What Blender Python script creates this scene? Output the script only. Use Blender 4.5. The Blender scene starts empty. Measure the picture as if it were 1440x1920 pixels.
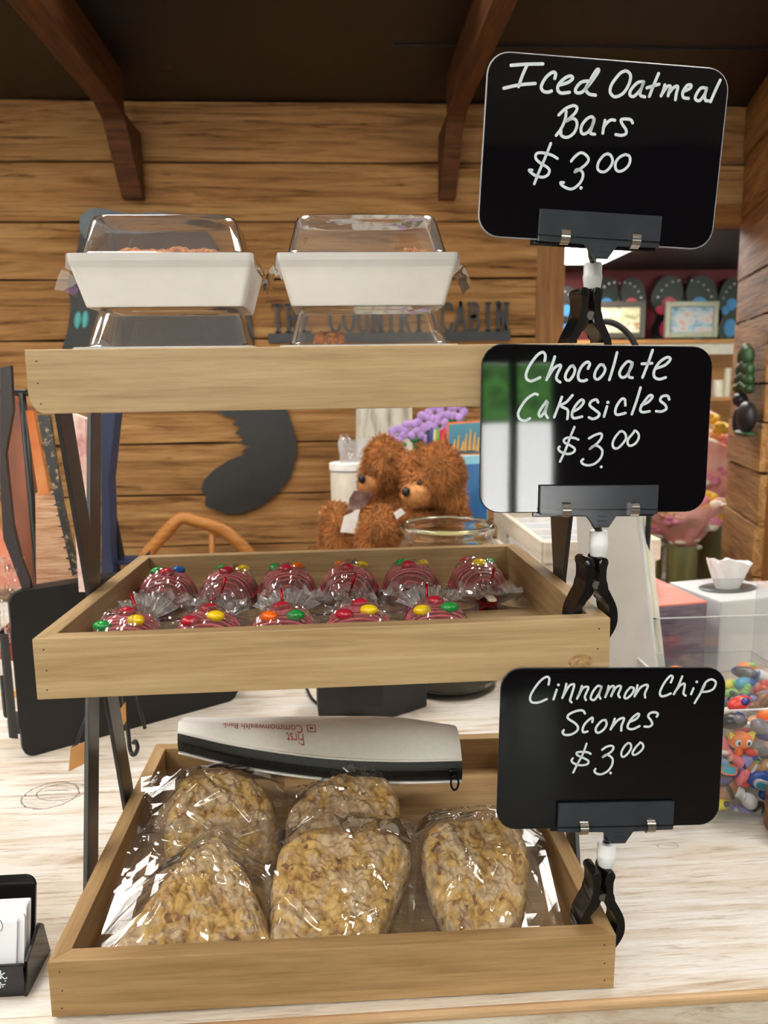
import bpy, bmesh, math, random
from math import sin, cos, pi, radians as R, sqrt, exp
from mathutils import Vector, Matrix, Euler, noise
random.seed(7)
scene = bpy.context.scene
COL = scene.collection
ZC = 1.40            # camera height above the floor
CT = 0.9005          # counter top height

# ------------------------------------------------------------------ camera
FPX = 1441.8
_p, _y, _r = R(9.12437669), R(3.41562779), R(-0.74579146)
FWD = Vector((sin(_y)*cos(_p), cos(_y)*cos(_p), -sin(_p)))
_R0 = Vector((cos(_y), -sin(_y), 0)); _U0 = _R0.cross(FWD)
RGT = _R0*cos(_r) + _U0*sin(_r)
UPV = -_R0*sin(_r) + _U0*cos(_r)
CAM = Vector((0, 0, ZC))
cam = bpy.data.cameras.new('camera')
cam.sensor_fit = 'VERTICAL'; cam.sensor_height = 36; cam.sensor_width = 27
cam.lens = FPX/1920*36
cam.clip_start = 0.02; cam.clip_end = 200
cam.dof.use_dof = True; cam.dof.focus_distance = 0.70
cam.dof.aperture_fstop = cam.lens/1000/0.0030
camo = bpy.data.objects.new('camera', cam); COL.objects.link(camo)
M = Matrix.Identity(4)
for i in range(3):
    M[i][0], M[i][1], M[i][2], M[i][3] = RGT[i], UPV[i], -FWD[i], CAM[i]
camo.matrix_world = M
scene.camera = camo
def ray(u, v): return FWD + RGT*((u-720)/FPX) + UPV*((960-v)/FPX)
def aty(u, v, y): d = ray(u, v); return CAM + d*(y/d.y)
def atz(u, v, z): d = ray(u, v); return CAM + d*((z-ZC)/d.z)
def atx(u, v, x): d = ray(u, v); return CAM + d*(x/d.x)
def atplane(u, v, o, n): d = ray(u, v); return CAM + d*((o-CAM).dot(n)/d.dot(n))

# ------------------------------------------------------------------ world, exposure
w = bpy.data.worlds.new('sky'); scene.world = w; w.use_nodes = True
bg = w.node_tree.nodes['Background']
sky = w.node_tree.nodes.new('ShaderNodeTexSky'); sky.sky_type = 'HOSEK_WILKIE'
sky.sun_direction = (0.3, 0.5, 0.8); sky.turbidity = 4
w.node_tree.links.new(sky.outputs[0], bg.inputs[0]); bg.inputs[1].default_value = 5.0
scene.view_settings.view_transform = 'Standard'; scene.view_settings.look = 'None'
scene.view_settings.gamma = 1; scene.view_settings.use_curve_mapping = False
scene.view_settings.exposure = -0.14
sun = bpy.data.lights.new('sun', 'SUN'); sun.energy = 90.0; sun.angle = R(1)
suno = bpy.data.objects.new('sun', sun); COL.objects.link(suno); suno.rotation_euler = (R(-40), R(12), 0)
PANEL_E = 20.0      # ceiling light panels, emission strength
scene.cycles.max_bounces = 14; scene.cycles.transparent_max_bounces = 24
scene.cycles.transmission_bounces = 10; scene.cycles.glossy_bounces = 5
scene.cycles.caustics_reflective = False; scene.cycles.caustics_refractive = False
scene.cycles.sample_clamp_indirect = 6

# ------------------------------------------------------------------ colour + material helpers
def lin(c):
    c /= 255.0
    return c/12.92 if c <= 0.04045 else ((c+0.055)/1.055)**2.4
def rgb(*c): return (lin(c[0]), lin(c[1]), lin(c[2]), 1.0)
MATS = {}
class NT:
    def __init__(s, name):
        s.m = bpy.data.materials.new(name); s.m.use_nodes = True
        s.t = s.m.node_tree; s.t.nodes.clear()
        s.out = s.n('ShaderNodeOutputMaterial')
    def n(s, typ, **kw):
        nd = s.t.nodes.new(typ)
        for k, v in kw.items(): setattr(nd, k, v)
        return nd
    def l(s, a, b): s.t.links.new(a, b)
    def val(s, sock, v):
        if hasattr(v, 'is_output'): s.l(v, sock)
        else: sock.default_value = v
    def coord(s, scale=(1, 1, 1), loc=(0, 0, 0), rnd=True, rot=(0, 0, 0)):
        tc = s.n('ShaderNodeTexCoord'); mp = s.n('ShaderNodeMapping')
        mp.inputs['Scale'].default_value = scale; mp.inputs['Location'].default_value = loc; mp.inputs['Rotation'].default_value = rot
        if rnd:
            oi = s.n('ShaderNodeObjectInfo'); cm = s.n('ShaderNodeVectorMath', operation='SCALE')
            cx = s.n('ShaderNodeCombineXYZ')
            for k in range(3): s.l(oi.outputs['Random'], cx.inputs[k])
            s.l(cx.outputs[0], cm.inputs[0]); cm.inputs['Scale'].default_value = 7.3
            ad = s.n('ShaderNodeVectorMath', operation='ADD')
            s.l(tc.outputs['Object'], ad.inputs[0]); s.l(cm.outputs[0], ad.inputs[1]); s.l(ad.outputs[0], mp.inputs[0])
        else: s.l(tc.outputs['Object'], mp.inputs[0])
        return mp.outputs[0]
    def noise(s, vec, scale=5, detail=4, rough=0.55, dist=0.0):
        nd = s.n('ShaderNodeTexNoise'); s.l(vec, nd.inputs['Vector'])
        nd.inputs['Scale'].default_value = scale; nd.inputs['Detail'].default_value = detail
        nd.inputs['Roughness'].default_value = rough; nd.inputs['Distortion'].default_value = dist
        return nd.outputs['Fac']
    def ramp(s, fac, stops):
        nd = s.n('ShaderNodeValToRGB'); s.l(fac, nd.inputs[0])
        e = nd.color_ramp.elements
        while len(e) < len(stops): e.new(0.5)
        for el, (p, c) in zip(e, stops):
            el.position = p; el.color = c if len(c) == 4 else (*c, 1)
        return nd.outputs[0]
    def mix(s, fac, a, b, mode='MIX'):
        nd = s.n('ShaderNodeMix', data_type='RGBA', blend_type=mode)
        s.val(nd.inputs[0], fac); s.val(nd.inputs[6], a); s.val(nd.inputs[7], b)
        return nd.outputs[2]
    def math(s, op, a, b=0.0, clamp=False):
        nd = s.n('ShaderNodeMath', operation=op, use_clamp=clamp); s.val(nd.inputs[0], a); s.val(nd.inputs[1], b)
        return nd.outputs[0]
    def bump(s, h, strength=0.3, dist=0.01):
        nd = s.n('ShaderNodeBump'); s.l(h, nd.inputs['Height'])
        nd.inputs['Strength'].default_value = strength; nd.inputs['Distance'].default_value = dist
        return nd.outputs[0]
    def bsdf(s, color, rough=0.5, metal=0.0, spec=0.5, normal=None, **kw):
        b = s.n('ShaderNodeBsdfPrincipled')
        s.val(b.inputs['Base Color'], color); s.val(b.inputs['Roughness'], rough)
        s.val(b.inputs['Metallic'], metal); s.val(b.inputs['Specular IOR Level'], spec)
        if normal is not None: s.l(normal, b.inputs['Normal'])
        for k, v in kw.items(): s.val(b.inputs[k], v)
        s.l(b.outputs[0], s.out.inputs[0])
        return b
def plain(name, c, rough=0.5, metal=0.0, spec=0.5, var=0.06, nscale=40, bump=0.0, **kw):
    if name in MATS: return MATS[name]
    t = NT(name); v = t.coord()
    f = t.noise(v, nscale, 3)
    d = tuple(x*(1-var*2) for x in c[:3])+(1,); h = tuple(min(1, x*(1+var)) for x in c[:3])+(1,)
    colr = t.ramp(f, [(0.3, d), (0.7, h)])
    nm = t.bump(f, bump, 0.002) if bump else None
    t.bsdf(colr, rough, metal, spec, nm, **kw)
    MATS[name] = t.m; return t.m
def wood(name, light, mid, dark, g=1.0, rough=0.55, streak=0.5, bump=0.15, knots=0.0, contrast=1.0):
    """grain runs along local x"""
    if name in MATS: return MATS[name]
    t = NT(name)
    v = t.coord((1.2*g, 16*g, 16*g)); f1 = t.noise(v, 3, 6, 0.6, 0.6)
    v2 = t.coord((2.5*g, 60*g, 60*g)); f2 = t.noise(v2, 4, 4, 0.7)
    v3 = t.coord((0.8*g, 3*g, 3*g)); f3 = t.noise(v3, 2, 2)
    base = t.ramp(f1, [(0.5-0.22/contrast, dark), (0.5, mid), (0.5+0.2/contrast, light)])
    fine = t.ramp(f2, [(0.35, (0.6, 0.55, 0.5)), (0.6, (1, 1, 1))])
    c = t.mix(streak, base, fine, 'MULTIPLY')
    c = t.mix(0.35, c, t.ramp(f3, [(0.3, (0.72, 0.7, 0.66)), (0.7, (1.1, 1.08, 1.05))]), 'MULTIPLY')
    h = t.math('ADD', f1, f2)
    t.bsdf(c, rough, 0, 0.35, t.bump(h, bump, 0.004))
    MATS[name] = t.m; return t.m
def emit(name, c, s):
    if name in MATS: return MATS[name]
    t = NT(name); e = t.n('ShaderNodeEmission'); e.inputs[0].default_value = c; e.inputs[1].default_value = s
    t.l(e.outputs[0], t.out.inputs[0]); MATS[name] = t.m; return t.m
def film(name, ior=1.5, rough=0.04, tint=(1, 1, 1, 1), gain=1.0, bscale=60, bstr=0.25, haze=0.0):
    """thin clear plastic: mirror-like Fresnel reflection over a see-through sheet"""
    if name in MATS: return MATS[name]
    t = NT(name)
    v = t.coord(); vo = t.n('ShaderNodeTexVoronoi', feature='DISTANCE_TO_EDGE'); t.l(v, vo.inputs['Vector']); vo.inputs['Scale'].default_value = bscale
    nz = t.noise(v, bscale*0.7, 2)
    hh = t.math('ADD', vo.outputs[0], nz)
    nm = t.bump(hh, bstr, 0.004)
    ge = t.n('ShaderNodeNewGeometry'); inv = t.math('ADD', t.math('MULTIPLY', ge.outputs['Backfacing'], 1/ior-ior), ior)
    fr = t.n('ShaderNodeFresnel'); t.l(inv, fr.inputs[0]); t.l(nm, fr.inputs['Normal'])   # same reflection from both sides of the sheet
    fac = t.math('MULTIPLY', fr.outputs[0], gain, True)
    gl = t.n('ShaderNodeBsdfGlossy'); gl.inputs['Roughness'].default_value = rough; t.l(nm, gl.inputs['Normal'])
    tr = t.n('ShaderNodeBsdfTransparent'); tr.inputs[0].default_value = tint
    base = tr.outputs[0]
    if haze:
        df = t.n('ShaderNodeBsdfDiffuse'); df.inputs[0].default_value = (0.9, 0.9, 0.92, 1)
        m0 = t.n('ShaderNodeMixShader'); m0.inputs[0].default_value = haze
        t.l(tr.outputs[0], m0.inputs[1]); t.l(df.outputs[0], m0.inputs[2]); base = m0.outputs[0]
    mx = t.n('ShaderNodeMixShader'); t.l(fac, mx.inputs[0]); t.l(base, mx.inputs[1]); t.l(gl.outputs[0], mx.inputs[2])
    t.l(mx.outputs[0], t.out.inputs[0]); MATS[name] = t.m; return t.m

# ------------------------------------------------------------------ mesh builder
def basis(axis):
    a = Vector(axis).normalized(); h = Vector((0, 0, 1)) if abs(a.z) < 0.9 else Vector((1, 0, 0))
    e1 = a.cross(h).normalized(); return e1, a.cross(e1).normalized(), a
class B:
    def __init__(s): s.bm = bmesh.new()
    def box(s, c, d, rot=None, bev=0.0, seg=2):
        r = bmesh.ops.create_cube(s.bm, size=1.0); vs = r['verts']
        m = Matrix.Translation(Vector(c)) @ (rot.to_matrix().to_4x4() if isinstance(rot, Euler) else (rot if rot else Matrix.Identity(4))) @ Matrix.Diagonal((*d, 1))
        bmesh.ops.transform(s.bm, matrix=m, verts=vs)
        if bev:
            es = list({e for v in vs for e in v.link_edges})
            bmesh.ops.bevel(s.bm, geom=es, offset=bev, segments=seg, profile=0.6, affect='EDGES', clamp_overlap=True)
        return s
    def prism(s, pts, z0, z1, m=None, bev=0):
        """polygon in local xy pulled from z0 to z1, then m"""
        m = m or Matrix.Identity(4)
        a = [s.bm.verts.new(m @ Vector((x, y, z0))) for x, y in pts]
        b = [s.bm.verts.new(m @ Vector((x, y, z1))) for x, y in pts]
        n = len(pts); fs = []
        fs.append(s.bm.faces.new(a[::-1])); fs.append(s.bm.faces.new(b))
        for i in range(n): fs.append(s.bm.faces.new((a[i], a[(i+1) % n], b[(i+1) % n], b[i])))
        if bev:
            es = list({e for f in fs[:2] for e in f.edges})
            bmesh.ops.bevel(s.bm, geom=es, offset=bev, segments=2, profile=0.6, affect='EDGES', clamp_overlap=True)
        return s
    def tube(s, path, r, n=10, closed=False, cap=True, flat=1.0):
        path = [Vector(p) for p in path]; rr = r if isinstance(r, (list, tuple)) else [r]*len(path)
        rings = []; prev = None; N = len(path)
        for i, p in enumerate(path):
            a = path[(i-1) % N] if (closed or i > 0) else p; b = path[(i+1) % N] if (closed or i < N-1) else p
            t = (b-a)
            if t.length < 1e-9: t = Vector((0, 0, 1))
            t.normalize()
            if prev is None: e1, e2, _ = basis(t)
            else:
                e1 = (prev - t*prev.dot(t))
                if e1.length < 1e-6: e1, _, _ = basis(t)
                e1.normalize(); e2 = t.cross(e1)
            prev = e1
            rings.append([s.bm.verts.new(p + (e1*cos(2*pi*k/n) + e2*sin(2*pi*k/n)*flat)*rr[i]) for k in range(n)])
        for i in range(N if closed else N-1):
            A, Bq = rings[i], rings[(i+1) % N]
            for k in range(n): s.bm.faces.new((A[k], A[(k+1) % n], Bq[(k+1) % n], Bq[k]))
        if cap and not closed:
            s.bm.faces.new(rings[0][::-1]); s.bm.faces.new(rings[-1])
        return s
    def lathe(s, prof, n=32, c=(0, 0, 0), m=None, close=False):
        """profile of (r, z) turned about z"""
        m = m or Matrix.Translation(Vector(c)); rings = []
        for r, z in prof:
            if r < 1e-6: rings.append([s.bm.verts.new(m @ Vector((0, 0, z)))])
            else: rings.append([s.bm.verts.new(m @ Vector((r*cos(2*pi*k/n), r*sin(2*pi*k/n), z))) for k in range(n)])
        L = len(rings)
        for i in range(L if close else L-1):
            A, Q = rings[i], rings[(i+1) % L]
            for k in range(n):
                k2 = (k+1) % n
                if len(A) == 1 and len(Q) == 1: continue
                if len(A) == 1: s.bm.faces.new((A[0], Q[k2], Q[k]))
                elif len(Q) == 1: s.bm.faces.new((A[k], A[k2], Q[0]))
                else: s.bm.faces.new((A[k], A[k2], Q[k2], Q[k]))
        return s
    def ball(s, c, d, rot=None, n=16, m=10):
        """ellipsoid with half axes d"""
        mt = Matrix.Translation(Vector(c)) @ (rot.to_matrix().to_4x4() if rot else Matrix.Identity(4)) @ Matrix.Diagonal((*d, 1))
        bmesh.ops.create_uvsphere(s.bm, u_segments=n, v_segments=m, radius=1.0, matrix=mt); return s
    def grid(s, f, nu, nv, closeu=False):
        vs = [[s.bm.verts.new(f(i/(nu if closeu else nu-1), j/(nv-1))) for i in range(nu)] for j in range(nv)]
        for j in range(nv-1):
            for i in range(nu if closeu else nu-1):
                s.bm.faces.new((vs[j][i], vs[j][(i+1) % nu], vs[j+1][(i+1) % nu], vs[j+1][i]))
        return vs
    def build(s, name, mat, parent=None, smooth=False, loc=None, rot=None, mw=None, auto=None, **props):
        bmesh.ops.recalc_face_normals(s.bm, faces=s.bm.faces[:])
        me = bpy.data.meshes.new(name); s.bm.to_mesh(me); s.bm.free()
        return mk(name, me, mat, parent, smooth, loc, rot, mw, auto, **props)
def mk(name, me, mat, parent=None, smooth=False, loc=None, rot=None, mw=None, auto=None, **props):
    if mat is not None and not me.materials: me.materials.append(mat)
    if smooth: me.shade_smooth()
    if auto: me.set_sharp_from_angle(angle=R(auto))
    o = bpy.data.objects.new(name, me); COL.objects.link(o)
    if parent is not None: o.parent = parent
    if mw is not None: o.matrix_local = mw
    if loc is not None: o.location = loc
    if rot is not None: o.rotation_euler = rot
    for k, v in props.items(): o[k] = v
    return o
def thing(name, label, cat, loc=(0, 0, 0), rot=(0, 0, 0), group=None, mw=None):
    o = bpy.data.objects.new(name, None); COL.objects.link(o); o.empty_display_size = 0.02
    if mw is not None: o.matrix_world = mw
    else: o.location = loc; o.rotation_euler = rot
    tag(o, label, cat, group); return o
def tag(o, label, cat, group=None, kind=None):
    o['label'] = label; o['category'] = cat
    if group: o['group'] = group
    if kind: o['kind'] = kind
    return o
def struct(o, label=None):
    o['kind'] = 'structure'
    if label: o['label'] = label
    return o
def catmull(pts, k=6, closed=False):
    P = [Vector(p) for p in pts]; n = len(P); out = []
    if n < 3 and not closed: return [P[0].lerp(P[-1], i/k) for i in range(k+1)]
    for i in range(n if closed else n-1):
        p1, p2 = P[i], P[(i+1) % n]
        p0 = P[(i-1) % n] if (closed or i > 0) else p1*2-p2
        p3 = P[(i+2) % n] if (closed or i < n-2) else p2*2-p1
        for j in range(k):
            t = j/k
            out.append(0.5*((2*p1)+(p2-p0)*t+(2*p0-5*p1+4*p2-p3)*t*t+(3*p1-p0-3*p2+p3)*t**3))
    if not closed: out.append(P[-1])
    return out
def rrect(w, h, r, n=6):
    pts = []
    for cx, cy, a0 in ((w/2-r, h/2-r, 0), (-w/2+r, h/2-r, 90), (-w/2+r, -h/2+r, 180), (w/2-r, -h/2+r, 270)):
        for k in range(n+1):
            a = R(a0+90*k/n); pts.append((cx+r*cos(a), cy+r*sin(a)))
    return pts
def strokes_mesh(b, strokes, wid, thick=0.0004, m=None):
    """flat painted strokes with round ends; points are 2D (x, z)"""
    m = m or Matrix.Identity(4)
    for st in strokes:
        if len(st) == 1:
            b.prism([(st[0][0]+wid*0.62*cos(2*pi*k/12), st[0][1]+wid*0.62*sin(2*pi*k/12)) for k in range(12)], 0, thick, m); continue
        P = catmull([(p[0], p[1], 0) for p in st], 5)
        L, Q = [], []
        for i, p in enumerate(P):
            t = (P[min(i+1, len(P)-1)]-P[max(i-1, 0)])
            if t.length < 1e-9: t = Vector((1, 0, 0))
            t.normalize(); nn = Vector((-t.y, t.x, 0))*wid/2
            L.append(p+nn); Q.append(p-nn)
        la = [b.bm.verts.new(m @ Vector((p.x, p.y, thick))) for p in L]; qa = [b.bm.verts.new(m @ Vector((p.x, p.y, thick))) for p in Q]
        for i in range(len(P)-1): b.bm.faces.new((la[i], qa[i], qa[i+1], la[i+1]))
        for end, c in ((0, P[0]), (-1, P[-1])):
            b.prism([(c.x+wid/2*cos(2*pi*k/10), c.y+wid/2*sin(2*pi*k/10)) for k in range(10)], thick*0.5, thick*1.01, m)
    return b
# ------------------------------------------------------------------ materials of the setting
def barnwood():
    t = NT('barn_wood')
    va = t.coord((0.55, 7, 7)); f1 = t.noise(va, 2.2, 8, 0.62, 1.1)
    vb = t.coord((1.6, 60, 60)); f2 = t.noise(vb, 2.5, 5, 0.7, 0.3)
    vc = t.coord((0.9, 22, 22)); f3 = t.noise(vc, 2.0, 6, 0.75, 1.6)
    vd = t.coord((1, 1, 1)); f4 = t.noise(vd, 1.7, 3)
    base = t.ramp(f1, [(0.30, rgb(120, 85, 50)), (0.47, rgb(186, 138, 86)), (0.66, rgb(214, 171, 116))])
    base = t.mix(0.55, base, t.ramp(f2, [(0.3, (0.52, 0.44, 0.36)), (0.6, (1.05, 1.03, 1))]), 'MULTIPLY')
    crack = t.ramp(f3, [(0.33, (0.10, 0.06, 0.03)), (0.40, (0.62, 0.55, 0.48)), (0.47, (1, 1, 1))])
    base = t.mix(0.92, base, crack, 'MULTIPLY')
    base = t.mix(0.5, base, t.ramp(f4, [(0.3, (0.62, 0.58, 0.52)), (0.7, (1.12, 1.08, 1.02))]), 'MULTIPLY')
    vk = t.coord((0.45, 10, 10)); f5 = t.noise(vk, 3.1, 5, 0.6, 2.2)
    base = t.mix(0.85, base, t.ramp(f5, [(0.30, (0.22, 0.15, 0.10)), (0.36, (0.75, 0.70, 0.63)), (0.44, (1, 1, 1))]), 'MULTIPLY')
    h = t.math('ADD', t.math('MULTIPLY', f3, 1.3), f2)
    t.bsdf(base, 0.62, 0, 0.3, t.bump(h, 0.5, 0.012)); return t.m
BARN = barnwood()
BEAM = wood('dark_beam', rgb(118, 72, 38), rgb(92, 54, 28), rgb(58, 34, 18), 1.0, 0.6, 0.7, 0.3)
TRIM = wood('trim_wood', rgb(168, 120, 66), rgb(150, 103, 54), rgb(122, 82, 42), 1.2, 0.5, 0.4, 0.1)
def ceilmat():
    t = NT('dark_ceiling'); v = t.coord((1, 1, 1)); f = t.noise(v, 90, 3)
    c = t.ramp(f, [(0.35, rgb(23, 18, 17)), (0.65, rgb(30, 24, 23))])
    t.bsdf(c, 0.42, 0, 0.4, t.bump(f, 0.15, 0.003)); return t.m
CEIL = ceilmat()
def floormat():
    t = NT('shop_floor'); v = t.coord((0.7, 6, 1), rnd=False); f = t.noise(v, 3, 5, 0.6, 0.4)
    t.bsdf(t.ramp(f, [(0.3, rgb(88, 78, 68)), (0.7, rgb(112, 101, 90))]), 0.4); return t.m
STOREWALL = plain('painted_wall', rgb(196, 188, 174), 0.7)
MAROON = plain('maroon_wall', rgb(116, 44, 48), 0.7)
WHITECEIL = plain('white_ceiling', rgb(214, 210, 203), 0.8)
DARKBACK = plain('dark_backing', rgb(40, 26, 15), 0.9)

def plank(parent, x0, x1, z0, z1, y, th=0.03, seed=0, gap=0.004):
    """one horizontal plank on a wall facing -y, slightly uneven edges"""
    rnd = random.Random(seed); n = 18; L = x1-x0
    def wav(k): return 0.004*noise.noise((k*1.7, seed*3.1, 0))+0.0015*rnd.uniform(-1, 1)
    lo = [(-L/2+L*k/n, -(z1-z0)/2+gap+wav(k)) for k in range(n+1)]
    hi = [(-L/2+L*k/n, (z1-z0)/2-gap+wav(k+50)) for k in range(n+1)]
    b = B(); m = Matrix(((1, 0, 0, 0), (0, 0, -1, 0), (0, 1, 0, 0), (0, 0, 0, 1)))
    dy = rnd.uniform(-0.004, 0.004)
    b.prism(lo+hi[::-1], 0.0, th+dy, m, bev=0.005)
    return b.build('plank', BARN, parent, smooth=True, auto=40, loc=((x0+x1)/2, y, (z0+z1)/2))

WY = 3.0
SEAMS = [2.43, 2.221, 2.014, 1.81, 1.592, 1.395, 1.201, 1.002, 0.80, 0.60, 0.40, 0.2, 0.0]
wb = B().box((-1.2, WY+0.08, 1.22), (4.0, 0.06, 2.44)).build('wall_back', DARKBACK); struct(wb, 'barn wood plank wall behind the counter')
for i in range(len(SEAMS)-1):
    plank(wb, -3.2, 0.78, SEAMS[i+1], SEAMS[i], WY+0.05, 0.05, i)
wh = B().box((1.45, WY+0.08, 2.225), (1.3, 0.06, 0.43)).build('wall_header', DARKBACK); struct(wh, 'barn wood plank header above the doorway')
for i, (a, b_) in enumerate(((2.221, 2.43), (2.075, 2.221))):
    plank(wh, 0.78, 2.1, a, b_, WY+0.05, 0.05, 40+i)
t1 = B().box((0, 0, 0), (2.06, 0.11, 0.075), bev=0.004).build('trim_1', TRIM, loc=(0.829, WY+0.0325, 1.03), rot=(0, R(90), R(90))); struct(t1, 'upright wood trim board left of the doorway')
t1.rotation_euler = (R(90), R(-90), 0)
t2 = B().box((0, 0, 0), (0.75, 0.075, 0.075), bev=0.004).build('trim_2', TRIM, loc=(1.25, WY+0.0325, 2.04)); struct(t2, 'wood trim board over the doorway')
# angled plank panel right of the doorway
pa, pb = Vector((1.575, WY-0.0, 0)), Vector((1.43, 2.50, 0))
ang = math.atan2((pb-pa).y, (pb-pa).x)
Lp = (pb-pa).length
wr = B().box((Lp/2, 0.035, 1.215), (Lp, 0.03, 2.43)).build('wall_right', DARKBACK); struct(wr, 'angled barn wood panel right of the doorway')
wr.location = (pa.x, pa.y, 0); wr.rotation_euler = (0, 0, ang)
RS = [2.43, 2.24, 2.02, 1.79, 1.63, 1.40, 1.27, 1.10, 0.92, 0.74, 0.55, 0.36, 0.18, 0.0]
for i in range(len(RS)-1):
    plank(wr, 0.0, Lp, RS[i+1], RS[i], 0.03, 0.04, 70+i)
t3 = B().box((0, 0, 0), (2.43, 0.09, 0.08), bev=0.004).build('trim_3', TRIM, loc=(pb.x+0.062, pb.y-0.035, 1.215), rot=(R(90), R(-90), 0)); struct(t3, 'upright wood post at the end of the angled panel')
t3.rotation_euler = (Euler((R(90), R(-90), 0)).to_matrix().to_4x4()).to_euler()
wr2 = B().box((2.6, 2.44, 1.6), (2.3, 0.08, 3.2)).build('wall_partition', STOREWALL); struct(wr2)

# soffit over the counter, its joint and beams
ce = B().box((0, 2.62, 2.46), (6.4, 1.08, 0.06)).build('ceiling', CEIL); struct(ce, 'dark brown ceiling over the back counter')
t4 = B().box((1.5, 2.52, 2.427), (2.6, 0.012, 0.006)).build('trim_4', CEIL); struct(t4)
def beam(x0, x1, label):
    t = thing('ceiling_beam', label, 'beam', ((x0+x1)/2, 2.72, 2.306), group='dark beams with knee braces')
    wd = x1-x0
    B().box((0, 0, 0), (0.80, wd, 0.13), bev=0.004).build('beam', BEAM, t, loc=(0, -0.37, 0.063), rot=(0, 0, R(90)))
    # knee brace: from the beam end back down to the wall
    pts = [(-0.06, 0.0), (0.22, 0.0), (0.245, -0.06), (0.25, -0.30), (0.185, -0.30)]
    m = Matrix(((0, 0, 1, 0), (1, 0, 0, 0), (0, 1, 0, 0), (0, 0, 0, 1)))
    B().prism([(-0.075, 0.0), (0.245, 0.0), (0.245, -0.225), (0.205, -0.225), (0.03, -0.02)], -wd/2, wd/2, m, bev=0.003).build('knee_brace', BEAM, t)
    return t
beam(-0.745, -0.672, 'dark wooden beam and brace left, above the bear cutout')
beam(0.392, 0.452, 'dark wooden beam and brace beside the topmost price sign')

# shop behind the camera: floor, walls, high ceiling with light panels, an added fill window
fl = B().box((0, 1.0, -0.05), (10, 13, 0.1)).build('floor', floormat()); struct(fl, 'grey brown shop floor')
wl = B().box((-3.3, -1.0, 1.6), (0.1, 8.1, 3.2)).build('wall_left', STOREWALL); struct(wl)
ws = B().box((3.75, -1.3, 1.6), (0.1, 7.4, 3.2)).build('wall_side', STOREWALL); struct(ws)
WFY = -5.0
OPEN = [(-2.3, -0.3, 0.85, 2.35), (1.38, 2.12, 0.06, 2.15)]     # added fill window, glass door
wf = B(); xs = [-3.35, -2.3, -0.3, 1.38, 2.12, 3.8]
for i in (0, 2, 4): wf.box(((xs[i]+xs[i+1])/2, WFY, 1.6), (xs[i+1]-xs[i], 0.1, 3.2))
for x0, x1, z0, z1 in OPEN:
    wf.box(((x0+x1)/2, WFY, z0/2), (x1-x0, 0.1, z0)); wf.box(((x0+x1)/2, WFY, (z1+3.2)/2), (x1-x0, 0.1, 3.2-z1))
wf = wf.build('wall_front', plain('dark_plum_wall', rgb(70, 34, 38), 0.7)); struct(wf)
def glazing(nm, x0, x1, z0, z1, bars, mat):
    wn = B()
    for x in [x0+0.03, x1-0.03]+bars: wn.box((x, WFY, (z0+z1)/2), (0.06, 0.08, z1-z0))
    for z in (z0+0.03, z1-0.03): wn.box(((x0+x1)/2, WFY, z), (x1-x0, 0.08, 0.06))
    return struct(wn.build(nm, mat))
glazing('fill_window_1', *OPEN[0], [-1.3], plain('fill_window_frame', rgb(240, 240, 238), 0.4))  # unseen window added for soft frontal daylight
glazing('door_1', *OPEN[1], [1.72], plain('door_frame', rgb(24, 24, 26), 0.3))
cs = B().box((0.2, -1.47, 3.2), (8, 7.2, 0.08)).build('ceiling_shop', WHITECEIL); struct(cs)
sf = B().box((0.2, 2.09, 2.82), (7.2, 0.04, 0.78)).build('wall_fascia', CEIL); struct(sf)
lawn = B().box((0, -20, -0.1), (60, 14, 0.1)).build('ground_outside', plain('lawn', rgb(78, 128, 56), 0.9)); struct(lawn)
pave = B().box((0, -9.1, -0.1), (60, 8.1, 0.1)).build('ground_pavement', plain('pavement', rgb(214, 212, 206), 0.9)); struct(pave)
refl_slab = B().box((1, -12.5, 0.95), (16, 0.1, 1.9)).build('reflected_white_slab', plain('white_slab', rgb(236, 236, 234), 0.6)); struct(refl_slab)  # unseen white slab added for the pale reflection in the middle sign
hed = B().box((1, -24, 3.0), (40, 1.0, 6.4)).build('hedge_outside', plain('hedge', rgb(64, 112, 44), 0.9, var=0.35, nscale=3)); struct(hed)
rf = B().box((0.3, 1.2, 3.32), (9.5, 13.2, 0.1)).build('sun_block_roof', DARKBACK); struct(rf)  # unseen slab added to keep the sun out of the rooms
LP = emit('light_panel', (1.0, 0.96, 0.90, 1), PANEL_E)
FRM = plain('white_metal', rgb(232, 232, 230), 0.4)
def panel(x, y, z, sx, sy, label):
    t = thing('ceiling_light', label, 'light', (x, y, z), group='ceiling light panels')
    B().box((0, 0, 0.005), (sx, sy, 0.02)).build('diffuser', LP, t)
    f = B()
    for s in (-1, 1):
        f.box((s*(sx/2+0.012), 0, 0.005), (0.024, sy+0.048, 0.03)); f.box((0, s*(sy/2+0.012), 0.005), (sx, 0.024, 0.03))
    f.build('frame', FRM, t)
PZ = 3.145
panel(-2.4, 1.2, PZ, 0.6, 1.2, 'added wide fill light far left over the shop')  # unseen panel added to brighten the angled plank wall
panel(-0.75, 1.40, PZ, 0.5, 1.2, 'narrow ceiling light over the left of the counter')
panel(0.95, 1.40, PZ, 0.5, 1.2, 'narrow ceiling light over the right of the counter')
for i, (x, y, q) in enumerate(((-2.0, -0.6, 'near left'), (-1.9, -2.4, 'left'), (-0.1, -1.7, 'middle'), (2.2, -0.9, 'right'), (-1.9, -4.1, 'far left'), (-0.1, -3.6, 'far middle'))):
    panel(x, y, PZ, 1.2, 0.6, 'unseen fill light panel behind the camera, %s' % q)  # unseen panels added for frontal light on upright surfaces

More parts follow.
